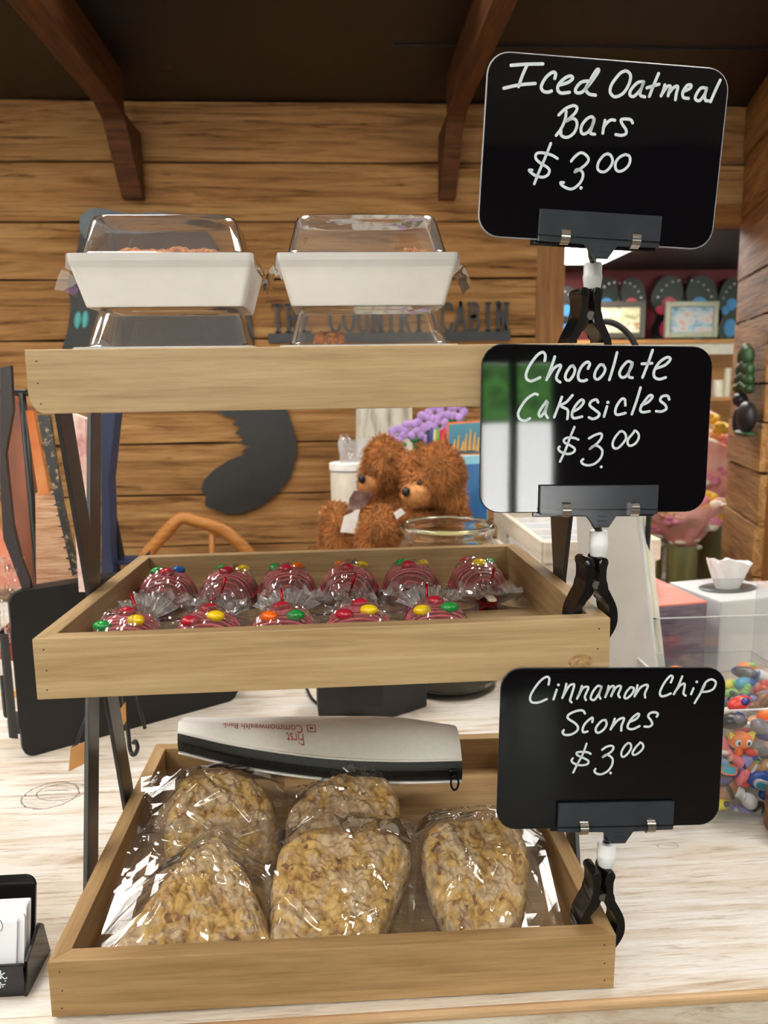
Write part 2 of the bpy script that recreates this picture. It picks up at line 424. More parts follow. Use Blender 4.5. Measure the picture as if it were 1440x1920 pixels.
# room beyond the doorway
fw = B().box((3.0, 7.05, 1.25), (5.0, 0.1, 2.5)).build('wall_far', MAROON); struct(fw, 'maroon wall of the room beyond the doorway')
fw2 = B().box((0.72, 5.05, 1.25), (0.1, 3.9, 2.5)).build('wall_far_left', MAROON); struct(fw2)
fw3 = B().box((5.5, 4.8, 1.25), (0.1, 4.6, 2.5)).build('wall_far_right', MAROON); struct(fw3)
fc = B().box((3.1, 5.07, 2.46), (4.9, 3.86, 0.08)).build('ceiling_far', plain('far_ceiling', rgb(52, 47, 47), 0.5)); struct(fc)
panel(1.93, 6.1, 2.412, 0.62, 0.9, 'bright ceiling light panel seen through the doorway')
panel(3.4, 4.5, 2.412, 1.2, 0.6, 'added fill light panel in the far room, out of view')  # unseen panel added to light the far room
panel(1.6, 4.2, 2.412, 0.6, 1.2, 'added fill light panel just beyond the doorway')  # unseen panel added to brighten the dark doorway

# ------------------------------------------------------------------ counter: whitewashed planks
def whitewash():
    t = NT('whitewash'); v = t.coord((1.2, 14, 4)); f1 = t.noise(v, 3, 7, 0.65, 0.9)
    v2 = t.coord((5, 75, 20)); f2 = t.noise(v2, 3, 4, 0.75, 0.4)
    v3 = t.coord((1, 1.6, 1)); f3 = t.noise(v3, 2.6, 3)
    c = t.ramp(f1, [(0.30, rgb(176, 150, 122)), (0.43, rgb(212, 203, 190)), (0.56, rgb(224, 221, 216))])
    c = t.mix(0.85, c, t.ramp(f2, [(0.33, (0.55, 0.45, 0.36)), (0.46, (0.94, 0.92, 0.89)), (0.6, (1, 1, 1))]), 'MULTIPLY')
    c = t.mix(0.55, c, t.ramp(f3, [(0.36, (0.93, 0.82, 0.66)), (0.55, (1, 1, 1))]), 'MULTIPLY')
    # two dark drawn knots: rings around fixed points of the table
    tc = t.n('ShaderNodeTexCoord')
    for kx, ky, rx, ry in KNOTS:
        mp = t.n('ShaderNodeMapping'); mp.vector_type = 'POINT'; t.l(tc.outputs['Object'], mp.inputs[0])
        mp.inputs['Location'].default_value = (-kx/rx, -(ky-0.547)/ry, 0); mp.inputs['Scale'].default_value = (1/rx, 1/ry, 0)
        ln = t.n('ShaderNodeVectorMath', operation='LENGTH'); t.l(mp.outputs[0], ln.inputs[0])
        d = t.math('ADD', ln.outputs['Value'], t.math('MULTIPLY', t.math('SUBTRACT', f1, 0.5), 0.35))
        ring = t.math('LESS_THAN', t.math('ABSOLUTE', t.math('SUBTRACT', d, 1.0)), 0.03)
        ins = t.math('MULTIPLY', t.math('LESS_THAN', d, 1.0), t.math('GREATER_THAN', f2, 0.55))
        k = t.math('MAXIMUM', ring, t.math('MULTIPLY', ins, 0.6))
        c = t.mix(t.math('MULTIPLY', k, 0.75), c, rgb(96, 72, 52))
    t.bsdf(c, 0.5, 0, 0.35, t.bump(t.math('ADD', f1, f2), 0.25, 0.004)); return t.m
KNOTS = [(-0.370, 0.922, 0.034, 0.032), (-0.358, 0.930, 0.031, 0.021), (0.352, 0.755, 0.012, 0.006)]
WW = whitewash()
EDGE = wood('worn_edge', rgb(204, 172, 134), rgb(190, 154, 116), rgb(160, 122, 86), 1.0, 0.6, 0.4)
ct = thing('counter', 'whitewashed plank counter under the display stand', 'counter', (0, 0.547, CT))
ys = [0.547, 0.926, 1.305, 1.60, 1.86]
for i in range(4):
    o = B().box((0, (ys[i]+ys[i+1])/2-0.547, -0.0215), (4.0, ys[i+1]-ys[i]-0.0022, 0.043), bev=0.0045, seg=2).build('top_plank', WW, ct)
B().box((0, 0.0022, -0.0036), (4.0, 0.0060, 0.0084), bev=0.0025).build('worn_edge', EDGE, ct)
B().box((0, 0.0005, -0.0445), (4.0, 0.006, 0.004), bev=0.001).build('worn_edge', EDGE, ct)
for i in range(20):
    B().box((-1.9+0.2*i, 0.045, -0.47), (0.196, 0.02, 0.84), bev=0.003).build('front_board', WW, ct)
B().box((0, 1.28, -0.47), (3.96, 0.02, 0.84)).build('back_board', WW, ct)
for s in (-1, 1): B().box((s*1.97, 0.66, -0.47), (0.03, 1.22, 0.84)).build('end_board', WW, ct)
# ------------------------------------------------------------------ three tier display stand
TRW, TRH, TRT = 0.46, 0.0498, 0.0144
PINE = wood('pine_board', rgb(188, 163, 124), rgb(175, 148, 109), rgb(152, 123, 84), 1.3, 0.5, 0.4, 0.06)
PINE2 = wood('pine_board_warm', rgb(178, 148, 107), rgb(163, 132, 91), rgb(137, 105, 67), 1.3, 0.5, 0.45, 0.06)
BLACKM = plain('black_metal', rgb(46, 44, 44), 0.33, 0.0, 0.5, 0.1)
NAIL = plain('nail', rgb(60, 50, 40), 0.5, 0.6)
MXZ = Matrix(((1, 0, 0, 0), (0, 0, -1, 0), (0, 1, 0, 0), (0, 0, 0, 1)))   # local xy -> x, z ; z -> -y
stand = thing('display_stand', 'three tier pine tray stand with crossed black metal side bars', 'display stand', (0, 0.75, CT))
def tray_matrix(x, y, z, a, b_):
    a, b_ = R(a), R(b_)
    m = Matrix(((cos(b_), 0, sin(b_)), (0, 1, 0), (-sin(b_), 0, cos(b_)))) @ Matrix(((1, 0, 0), (0, cos(a), -sin(a)), (0, sin(a), cos(a))))
    return Matrix.Translation((x, y, z)) @ m.to_4x4()
TRAYS = {'top': (tray_matrix(-.2414, .6265, 1.4334, .67, -.12), .3334, PINE),
         'middle': (tray_matrix(-.2410, .5928, 1.2105, -.985, -.34), .3334, PINE),
         'bottom': (tray_matrix(-.2384, .5608, .9545, .43, .46), .3747, PINE2)}
SI = Matrix.Translation((0, -0.75, -CT))
def side_board(L, ends_in):
    """mitred board, length along x, outer face at y=0, thickness towards +y, top at z=0"""
    b = B(); t = TRT
    b.prism([(0, 0), (L, 0), (L-t, t), (t, t)], -TRH, 0, bev=0.0008)
    return b
for key, (mw, D, mat) in TRAYS.items():
    tr = B().box((TRW/2, D/2, -TRH+0.006), (TRW-2*TRT+0.006, D-2*TRT+0.006, 0.006)).build('tray', mat, stand, mw=SI @ mw)
    tr['label'] = key + ' pine tray'
    if key == 'top':         # this front board has rounded lower corners
        c_ = 0.011; arc = [(c_-c_*sin(R(a)), -TRH+c_*(1.6-1.6*cos(R(a)))) for a in range(0, 91, 15)]
        B().prism([(0, 0)]+[(x, z) for x, z in arc[::-1]]+[(TRW-x, z) for x, z in arc]+[(TRW, 0)], -TRT, 0, MXZ, bev=0.0008).build('front_board', mat, tr)
    else: side_board(TRW, 1).build('front_board', mat, tr)
    side_board(TRW, 1).build('back_board', mat, tr, loc=(TRW, D, 0), rot=(0, 0, pi))
    y0 = TRT if key == 'top' else 0
    side_board(D-y0, 1).build('side_board', mat, tr, loc=(0, D, 0), rot=(0, 0, -pi/2))
    side_board(D-y0, 1).build('side_board', mat, tr, loc=(TRW, y0, 0), rot=(0, 0, pi/2))
    for x in (0.009, TRW-0.009):
        for z in (-0.009, -0.026, -0.042):
            B().lathe([(0, 0), (0.0007, 0), (0.0007, 0.0003), (0, 0.0003)], 8).build('nail', NAIL, tr, loc=(x+random.uniform(-.001, .001), 0.0001, z), rot=(R(90), 0, 0))
    if key == 'middle':      # dark knot in the front board
        B().lathe([(0.0, 0.0002), (0.0022, 0.0005), (0.004, 0.0001), (0.0075, 0.0004), (0.0082, 0)], 20, m=Matrix.Diagonal((1.3, .8, 1, 1))).build('knot', plain('knot_wood', rgb(164, 128, 86), 0.5, var=.25, nscale=300), tr, loc=(0.436, 0.0001, -0.036), rot=(R(90), 0, 0))
def bar(x, y0, z0, y1, z1, wd=0.033, th=0.0042):
    v = Vector((0, y1-y0, z1-z0)); L = v.length
    an = math.atan2(v.z, v.y)
    b = B().box((0, 0, 0), (th, L, wd), bev=0.0006)
    return b.build('leg', BLACKM, stand, loc=(x, (y0+y1)/2-0.75, (z0+z1)/2-CT), rot=(an, 0, 0))
for xs, s in ((-0.2440, -1), (0.2215+0.0026, 1)):
    bar(xs, 0.704, 1.408, 0.832, CT+0.002)          # rising forward
    bar(xs+s*0.0044, 0.822, 1.408, 0.690, CT+0.002)
    for z, y in ((1.194, 0.766),):
        B().lathe([(0, 0), (0.005, 0), (0.0045, 0.002), (0, 0.0028)], 14).build('rivet', BLACKM, stand, loc=(xs+s*0.0066, y-0.75, z-CT), rot=(0, s*R(90), 0))

# ------------------------------------------------------------------ price boards
SW, SH = 0.1894, 0.1336
def euler_zyx(a, b_, c): return (Matrix.Rotation(R(c), 4, 'Z') @ Matrix.Rotation(R(b_), 4, 'Y') @ Matrix.Rotation(R(a), 4, 'X'))
SIGNM = [Matrix.Translation((0.2127, 0.6272, 1.5795)) @ euler_zyx(0.359, 3.258, 0.576),
         Matrix.Translation((0.2102, 0.6161, 1.3647)) @ euler_zyx(-2.517, 1.186, 1.302),
         Matrix.Translation((0.2212, 0.5849, 1.1041)) @ euler_zyx(-4.996, 2.386, 1.432)]
def blackboard():
    t = NT('black_acrylic'); v = t.coord((1, 1, 1)); f = t.noise(v, 4, 2)
    v2 = t.coord((9, 1, 200)); f2 = t.noise(v2, 6, 2, 0.5)
    c = t.ramp(f2, [(0.70, rgb(9, 9, 12)), (0.80, rgb(26, 27, 31))])
    t.bsdf(c, 0.035, 0, 0.5, t.bump(f, 0.02, 0.02)); return t.m
BOARD = blackboard()
BRIM = plain('board_edge', rgb(150, 150, 155), 0.3)
CHALK = plain('white_marker', rgb(206, 216, 224), 0.6, var=0.03, nscale=300)
MXZ = Matrix(((1, 0, 0, 0), (0, 0, -1, 0), (0, 1, 0, 0), (0, 0, 0, 1)))   # local xy -> x, z ; z -> -y
S1A = (930, 100, 3.273); S1B = (970, 190, 6.0)
S2A = (960, 640, 4.5); S2B = (1020, 780, 6.545)
S3A = (970, 1250, 3.6); S3B = (1040, 1320, 6.545)
WORDS = [
 [(S1A, 6.2, 'Iced', [[(92,75),(180,68),(287,66)],[(190,72),(160,140),(138,205)],[(48,215),(140,195),(240,186)],
   [(360,155),(365,125),(345,118),(305,150),(278,200),(285,230),(315,240),(340,232)],
   [(390,195),(440,180),(470,155),(455,140),(420,155),(385,190),(378,225),(400,245),(450,240)],
   [(560,170),(520,180),(490,215),(490,240),(525,240),(565,200),(610,140),(630,105),(615,105),(570,180),(550,220),(570,250),(610,258)]]),
  (S1A, 6.0, 'Oatmeal', [[(795,108),(760,125),(710,190),(700,240),(730,268),(780,245),(815,190),(825,140),(810,115),(790,108)],
   [(905,175),(870,180),(830,220),(820,255),(845,265),(885,225),(906,177)],[(906,177),(888,225),(885,258),(912,268)],
   [(997,125),(965,200),(940,265)],[(925,213),(1000,190)],[(1035,195),(1025,230),(1012,262)],[(1018,250),(1050,205),(1070,205),(1060,240),(1055,262)],
   [(1060,245),(1090,210),(1115,205),(1105,250),(1100,285)],[(1150,235),(1190,215),(1195,195),(1170,200),(1145,240),(1150,272),(1180,278)],
   [(1290,215),(1255,215),(1225,260),(1225,285),(1250,290),(1280,250),(1292,215)],[(1292,215),(1280,260),(1285,290),(1302,292)],[(1375,165),(1340,240),(1315,298)]]),
  (S1B, 5.8, 'Bars', [[(550,115),(535,210),(490,310),(435,385)],[(465,155),(540,85),(630,50),(670,75),(650,130),(590,190),(550,225)],[(550,225),(610,195),(655,210),(670,270),(640,350),(580,400),(530,405),(490,380),(490,335)],
   [(860,200),(835,175),(780,200),(725,270),(715,340),(745,370),(800,340),(850,260),(865,200)],[(865,200),(835,300),(820,360),(870,372)],
   [(985,215),(970,290),(960,360)],[(965,300),(1010,240),(1055,210),(1095,215)],[(1295,245),(1275,210),(1215,200),(1165,210),(1180,260),(1220,320),(1220,365),(1170,385),(1105,375)]]),
  (S1B, 5.4, 'price', [[(375,475),(310,640),(240,800),(190,930)],[(450,645),(380,605),(280,580),(215,590),(205,640),(250,690),(330,740),(360,780),(340,830),(280,855),(200,835),(150,800),(130,775),(165,775)],
   [(605,675),(640,630),(710,580),(770,605),(800,655),(770,710),(700,765),(645,797)],[(645,797),(665,770),(705,775),(735,810),(730,870),(690,935),(620,985),(560,980),(500,945),(485,915),(520,915)],[(715,975)],
   [(1020,590),(970,610),(915,680),(900,750),(930,790),(990,790),(1050,730),(1070,670),(1050,610),(1010,590)],[(1210,600),(1150,630),(1105,690),(1105,760),(1140,790),(1200,770),(1250,720),(1268,660),(1255,615),(1215,600)]])],
 [(S2A, 5.8, 'Chocolate', [[(275,165),(280,120),(258,92),(210,120),(150,200),(118,275),(125,320),(165,335),(235,305)],[(360,130),(330,220),(290,325)],[(305,300),(350,230),(400,200),(410,215),(380,280),(375,320),(405,345)],
   [(515,205),(490,215),(455,270),(450,315),(480,330),(515,290),(530,240),(515,205)],[(640,230),(655,190),(630,175),(585,215),(558,280),(565,325),(600,335),(630,325)],[(770,200),(740,200),(705,250),(695,300),(720,322),(760,290),(785,240),(770,200)],
   [(885,95),(855,210),(820,325)],[(1010,180),(975,170),(930,215),(905,270),(925,305),(965,290),(1005,220),(1015,180)],[(1015,180),(985,260),(985,300),(1015,308)],[(1185,75),(1145,190),(1100,305)],[(1095,190),(1180,185)],
   [(1210,230),(1290,200),(1335,150),(1305,135),(1240,180),(1198,250),(1200,300),(1240,320),(1295,305)]]),
  (S2A, 5.6, 'Cakesicles', [[(215,450),(185,445),(120,490),(65,570),(50,620),(70,660),(110,670),(150,650)],[(290,505),(250,560),(225,610),(240,635),(275,590),(300,515)],[(300,515),(280,600),(300,645)],
   [(420,470),(390,550),(355,640)],[(510,455),(460,510),(410,545),(465,575),(470,620),(465,655)],[(520,590),(570,560),(605,510),(580,495),(530,550),(505,610),(520,648),(590,635)],
   [(725,515),(710,492),(670,505),(655,540),(700,580),(735,610),(720,640),(680,655),(648,642)],[(800,550),(775,635)],[(808,515)],[(955,540),(950,490),(920,490),(880,550),(870,600),(890,620),(955,605)],[(1083,390),(1050,500),(1010,615)],
   [(1090,540),(1150,510),(1185,465),(1155,460),(1100,530),(1080,580),(1105,598),(1160,590)],[(1325,490),(1310,460),(1265,465),(1250,500),(1290,535),(1300,570),(1260,592),(1215,590)]]),
  (S2B, 5.0, 'price', [[(372,135),(320,260),(260,420),(195,560)],[(420,290),(370,270),(290,265),(245,290),(250,325),(310,355),(370,395),(370,435),(310,465),(240,455),(190,430),(175,395),(190,375)],
   [(550,275),(620,235),(690,215),(710,240),(690,290),(640,345),(560,405)],[(560,405),(600,370),(650,365),(700,400),(715,450),(690,520),(620,585),(540,605),(480,590),(455,555),(480,530)],[(702,625)],
   [(955,185),(920,200),(860,280),(840,350),(860,395),(910,390),(970,330),(1005,270),(990,210),(955,185)],[(1105,185),(1120,180),(1155,215),(1160,270),(1120,335),(1060,365),(1025,340),(1035,280),(1100,200)]])],
 [(S3A, 4.9, 'Cinnamon', [[(210,120),(215,80),(195,68),(150,100),(100,170),(85,215),(100,240),(145,240),(198,218)],[(265,155),(243,220)],[(277,122)],[(330,115),(318,165),(303,210)],[(308,200),(345,135),(370,118),(383,125),(365,190),(355,225),(365,240)],
   [(435,130),(420,175),(402,215)],[(408,205),(440,145),(468,135),(478,145),(455,200),(462,225)],[(568,135),(540,130),(505,175),(495,215),(520,222),(550,180),(568,135)],[(568,135),(550,190),(560,215)],
   [(615,130),(605,170),(592,205)],[(596,195),(625,140),(648,130),(650,150),(632,198)],[(636,185),(665,140),(690,128),(698,140),(680,185),(690,207)],[(760,140),(735,170),(722,205),(740,212),(775,180),(785,145),(765,138)],
   [(810,125),(800,165),(790,200)],[(795,190),(830,140),(865,122),(880,130),(860,180),(862,208)]]),
  (S3A, 4.9, 'Chip', [[(1035,105),(1048,70),(1030,62),(990,110),(962,170),(970,198),(1000,195),(1035,180)],[(1112,65),(1085,130),(1055,185)],[(1062,170),(1100,125),(1128,115),(1125,150),(1120,180),(1135,195)],[(1188,145),(1172,185)],[(1210,102)],
   [(1265,120),(1240,170),(1195,245)],[(1240,165),(1270,105),(1310,85),(1338,105),(1325,145),(1290,165),(1245,170)]]),
  (S3B, 5.0, 'Scones', [[(370,115),(345,80),(280,80),(190,115),(155,155),(180,190),(250,235),(285,285),(265,335),(190,375),(120,375),(95,345),(110,320)],[(460,220),(465,170),(440,175),(370,240),(340,310),(355,345),(400,335)],
   [(625,195),(575,205),(510,280),(505,335),(540,350),(600,310),(635,250),(625,195)],[(735,180),(715,240),(685,310)],[(695,290),(770,200),(830,170),(850,185),(820,260),(815,325)],
   [(930,215),(1000,180),(1035,130),(1010,120),(940,180),(895,260),(905,300),(960,305),(1040,270)],[(1250,155),(1265,120),(1230,100),(1170,110),(1145,150),(1180,200),(1195,245),(1160,275),(1100,275)]]),
  (S3B, 4.6, 'price', [[(390,485),(340,620),(280,730),(225,840)],[(440,610),(400,590),(320,585),(270,595),(275,625),(350,660),(410,695),(400,735),(320,750),(240,730),(205,695),(220,665)],
   [(580,560),(630,525),(690,510),(720,530),(700,575),(640,620),(590,650)],[(590,650),(630,620),(680,640),(710,680),(700,750),(650,820),(570,860),(510,850),(485,820),(500,795)],[(685,845)],
   [(900,475),(860,510),(820,580),(820,635),(850,645),(900,600),(935,540),(930,490),(900,475)],[(1050,470),(1000,520),(960,580),(955,615),(990,620),(1050,580),(1085,530),(1075,485),(1045,470)]])]]
SLAB = ['black price board reading Iced Oatmeal Bars $3.00, held over the top tray', 'black price board reading Chocolate Cakesicles $3.00, held over the middle tray', 'black price board reading Cinnamon Chip Scones $3.00, held over the bottom tray']
for k, mw in enumerate(SIGNM):
    t = thing('price_board', SLAB[k], 'price sign', mw=mw, group='handwritten black price boards')
    B().prism(rrect(SW, SH, 0.016), -0.001, 0.001, MXZ).build('board', BOARD, t)
    e = [Vector((x, -0.0, z)) for x, z in rrect(SW+0.0004, SH+0.0004, 0.0162)]
    B().tube(e, 0.0009 if k == 0 else 0.0007, 6, closed=True).build('edge', BRIM if k == 0 else plain('board_edge_dark', rgb(30, 30, 32), 0.25), t, smooth=True)
    n = (mw.to_3x3() @ Vector((0, -1, 0))).normalized(); o = mw @ Vector((0, -0.001, 0)); inv = mw.inverted()
    for (ox, oy, sc), wd, word, sts in WORDS[k]:
        loc = []
        for st in sts:
            q = []
            for (x, y) in st:
                p = inv @ atplane(ox+x/sc, oy+y/sc, o, n); q.append((p.x, p.z))
            loc.append(q)
        wm = wd*0.56/FPX
        b = B(); strokes_mesh(b, loc, wm, 0.0003, Matrix.Translation((0, -0.00105, 0)) @ MXZ)
        b.build('lettering', CHALK, t)

# ------------------------------------------------------------------ sign clips
CLIPB = plain('clip_plastic', rgb(44, 48, 55), 0.2, var=0.1)
JAWB = plain('jaw_plastic', rgb(14, 14, 15), 0.15, var=0.1)
CHROME = plain('chrome', rgb(205, 202, 198), 0.18, 1.0)
SOCKET = plain('white_nylon', rgb(236, 238, 242), 0.35)
def jaw(sgn):
    """one spring clamp arm, profile in x, z around the rail top at the origin"""
    pr = [(0.0095, -0.030), (0.017, -0.020), (0.0205, -0.010), (0.0195, 0.003), (0.0145, 0.017), (0.0095, 0.030), (0.0088, 0.047), (0.0105, 0.056), (0.0080, 0.060), (0.003, 0.0595), (0.0012, 0.050), (0.0035, 0.038), (0.0012, 0.026), (0.004, 0.018), (0.0105, 0.009), (0.0135, -0.001), (0.0125, -0.012), (0.0090, -0.022), (0.0078, -0.028)]
    return [(x*sgn*0.98, z*(0.76 if z > 0 else 0.95)) for x, z in pr]
def clip(k, rail, board, lab, twist):
    """rail: point on the rail top; board: matrix of the board it holds"""
    t = thing('sign_clip', lab, 'clip', rail, group='black clips holding the price boards')
    inv = Matrix.Translation(-Vector(rail))
    rt = Matrix.Rotation(R(twist), 4, 'Z')
    MY = rt @ Matrix(((1, 0, 0, 0), (0, 0, 1, 0), (0, 1, 0, 0), (0, 0, 0, 1)))
    for s, hw in ((-1, 0.0105), (1, 0.0115)):
        prof = [(p.x, p.y) for p in catmull([(x, z, 0) for x, z in jaw(s)], 3, True)]
        b = B().prism(prof, -hw, hw, MY, bev=0.0008)
        b.build('jaw', JAWB, t, smooth=True, auto=35)
    B().tube([rt @ Vector((0, -0.011, 0.023)), rt @ Vector((0, 0.011, 0.023))], 0.0036, 14).build('spring_pin', plain('steel_spring', rgb(150, 150, 150), 0.3, 1.0), t, smooth=True, auto=40)
    # holder, in board space
    bm_ = inv @ board
    zb = -SH/2
    hx = {0: 0.0015, 1: 0.0035, 2: 0.0045}[k]
    prof = [(-0.0495, 0.018), (0.0495, 0.018), (0.0495, -0.0045), (0.0488, -0.0062), (0.0145, -0.0062), (0.0085, -0.0170), (-0.0035, -0.0170), (-0.0105, -0.0062), (-0.0488, -0.0062), (-0.0495, -0.0045)]
    m = bm_ @ Matrix.Translation((hx, -0.0018, zb+0.004)) @ MXZ
    hb = B().prism(prof, 0.0, 0.0032, m, bev=0.0007).build('holder_plate', CLIPB, t)
    B().box((0, 0, 0), (0.0995, 0.0010, 0.0008)).build('seam', JAWB, hb, mw=bm_ @ Matrix.Translation((hx, -0.0052, zb+0.002)))
    B().prism([(-0.0515, 0.014), (0.0515, 0.014), (0.0515, -0.0075), (-0.0515, -0.0075)], 0, 0.0035, bm_ @ Matrix.Translation((hx-0.002, 0.0048, zb+0.003)) @ MXZ, bev=0.0008).build('back_plate', JAWB, t)
    for i in range(3):
        B().box((0, 0, 0), (0.0075, 0.0008, 0.0009), bev=0.0003).build('ridge', CLIPB, hb, mw=bm_ @ Matrix.Translation((hx+0.0025, -0.0053, zb-0.0035-0.0038*i)))
    for s in (-0.0285, 0.0285):
        B().tube([bm_ @ Vector((hx+s-0.0035, -0.0044, zb+0.0022)), bm_ @ Vector((hx+s+0.0035, -0.0044, zb+0.0022))], 0.0062, 16).build('hinge', CHROME, t, smooth=True, auto=40)
    # ball stem and socket between jaws and holder
    top = bm_ @ Vector((hx-0.003, 0.002, zb-0.006)); sock = rt @ Vector((0.0062, 0, 0.0465))
    mid = sock + Vector((0.0, 0, 0.021))
    B().tube([top + Vector((0, 0, 0.006)), top.lerp(mid, 0.5), mid, mid-Vector((0, 0, 0.004))], [0.0042, 0.0036, 0.0028, 0.0030], 12).build('ball_stem', JAWB, t, smooth=True)
    ax = (mid-sock)
    B().lathe([(0, 0), (0.0062, 0), (0.0072, 0.003), (0.0080, 0.009), (0.0080, 0.0115), (0.0076, 0.012), (0.0076, 0.0195), (0.0070, 0.0215), (0.0035, 0.0215), (0.003, 0.017), (0, 0.016)], 20, m=Matrix.Translation(sock+Vector((0, 0, -0.001)))).build('socket', SOCKET, t, smooth=True, auto=40)
    B().lathe([(0, 0), (0.0042, 0), (0.0042, 0.003), (0, 0.003)], 12, m=Matrix.Translation(sock+Vector((0, 0, -0.003)))).build('stem', JAWB, t)
    return t
def rail_pt(key, d):
    mw, D, _ = TRAYS[key]; return mw @ Vector((TRW-TRT/2, d, 0.0))
clip(0, rail_pt('top', 0.030), SIGNM[0], 'black spring clip with white joint on the top tray', 10)
clip(1, rail_pt('middle', 0.030), SIGNM[1], 'black spring clip with white joint on the middle tray', 8)
clip(2, rail_pt('bottom', 0.026), SIGNM[2], 'black spring clip with white joint on the bottom tray', 3)
# ------------------------------------------------------------------ pastry boxes on the top tray
PAPER = plain('white_paperboard', rgb(236, 234, 231), 0.55, var=0.02)
LID = film('clear_lid', 1.5, 0.02, (0.985, 0.985, 0.985, 1), 2.3, 18, 0.12, 0.02)
def crumb_mat():
    t = NT('oat_crumble'); v = t.coord(); f = t.noise(v, 260, 4, 0.7); g = t.noise(v, 90, 3)
    c = t.ramp(f, [(0.3, rgb(98, 48, 24)), (0.5, rgb(168, 96, 46)), (0.72, rgb(216, 158, 90))])
    t.bsdf(c, 0.6, 0, 0.4, t.bump(t.math('ADD', f, g), 0.8, 0.004)); return t.m
CRUMB = crumb_mat()
def loop_rect(w, d, r, z, n=5): return [Vector((x, y, z)) for x, y in rrect(w, d, r, n)]
def loft(b, loops, cap0=False, cap1=False):
    rs = [[b.bm.verts.new(p) for p in lp] for lp in loops]
    for A, Q in zip(rs, rs[1:]):
        n = len(A)
        for k in range(n): b.bm.faces.new((A[k], A[(k+1) % n], Q[(k+1) % n], Q[k]))
    if cap0: b.bm.faces.new(rs[0][::-1])
    if cap1: b.bm.faces.new(rs[-1])
    return b
def pastry_box(x, y, z, w, label, wl=None):
    t = thing('pastry_box', label, 'box', (x, y, z), group='clear lidded pastry boxes')
    d = 0.105; H = 0.043
    loft(B(), [loop_rect(w*0.855, d*0.80, 0.004, 0.0), loop_rect(w*0.862, d*0.81, 0.004, 0.001), loop_rect(w*0.985, d*0.985, 0.004, H-0.006), loop_rect(w*0.99, d*0.99, 0.004, H),
               loop_rect(w*0.965, d*0.96, 0.004, H), loop_rect(w*0.84, d*0.78, 0.004, 0.002)], True, True).build('base', PAPER, t)
    lb = B(); loft(lb, [loop_rect(w*1.012, d*1.02, 0.004, H-0.012), loop_rect(w*1.003, d*1.01, 0.004, H-0.0005), loop_rect(w*0.90, d*0.90, 0.012, H+0.0012), loop_rect(w*0.885, d*0.885, 0.014, H+0.003),
               loop_rect(w*0.80, d*0.78, 0.016, H+0.028), loop_rect(w*0.775, d*0.75, 0.016, H+0.0325), loop_rect(w*0.74, d*0.71, 0.015, H+0.0338)], False, False)
    n = len(lb.bm.verts); lb.bm.verts.ensure_lookup_table()
    ring = [lb.bm.verts[i] for i in range(n-24, n)]
    lp = loop_rect(w*0.5, d*0.42, 0.015, H+0.0325); inner = [lb.bm.verts.new(p) for p in lp]
    for k in range(24): lb.bm.faces.new((ring[k], ring[(k+1) % 24], inner[(k+1) % 24], inner[k]))
    lb.bm.faces.new(inner)
    ld = lb.build('lid', LID, t, smooth=True, auto=50)
    for s in (-1, 1):
        def tab(a, c, s=s):
            return Vector((s*(w*0.506+0.012*a), -0.045+0.055*c, H-0.009-0.020*a*a+0.002*sin(c*pi)*a))
        tb = B(); tb.grid(tab, 6, 6); tb.build('pull_tab', LID, ld, smooth=True)
    return t
def crumble(x, y, z, sx, sy, h, label, seed):
    b = B()
    def f(u, v):
        a = (u-.5)*2; c = (v-.5)*2
        e = max(0, 1-abs(a)**8)**.4*max(0, 1-abs(c)**6)**.4
        nz = noise.noise((a*4+seed, c*3, seed))*0.0035+noise.noise((a*14, c*11+seed, 1))*0.0022+noise.noise((a*40, c*30+seed, 1))*0.0012
        return Vector((a*sx/2, c*sy/2, (h+nz)*e))
    b.grid(f, 70, 40)
    b.box((0, 0, -0.001), (sx*0.97, sy*0.95, 0.003))
    o = b.build('oatmeal_bar', CRUMB, None, smooth=True, loc=(x, y, z)); tag(o, label, 'pastry', 'iced oatmeal bars in boxes'); return o
TZ = (TRAYS['top'][0] @ Vector((.2, .12, -TRH+0.0095))).z
BY = 0.7325
for i, (x, w, nm) in enumerate(((-0.1450, 0.1555, 'left'), (0.0300, 0.1565, 'right'))):
    for j in range(2):
        lab = ('white paper pastry box with clear lid, %s of the %s stack on the top tray' % (('bottom', 'top')[j], nm))
        pastry_box(x, BY, TZ+0.0768*j, w, lab)
        if (i, j) == (0, 1): crumble(x+0.004, BY, TZ+0.0768+0.0035, w*0.80, 0.078, 0.0475, 'brown crumbly oatmeal bar inside the left stack top box', 3.3)
        elif (i, j) == (1, 1): crumble(x+0.045, BY-0.005, TZ+0.0768+0.0035, 0.030, 0.06, 0.0475, 'small crumbly oatmeal bar end inside the right stack top box', 5.2)
        elif (i, j) == (1, 0): crumble(x-0.035, BY-0.005, TZ+0.0035, 0.034, 0.06, 0.052, 'crumbly oatmeal bar low inside the right stack bottom box', 8.1)
        else: crumble(x, BY, TZ+0.0035, w*0.7, 0.07, 0.035, 'oatmeal bar hidden low inside the left stack bottom box', 9.7)

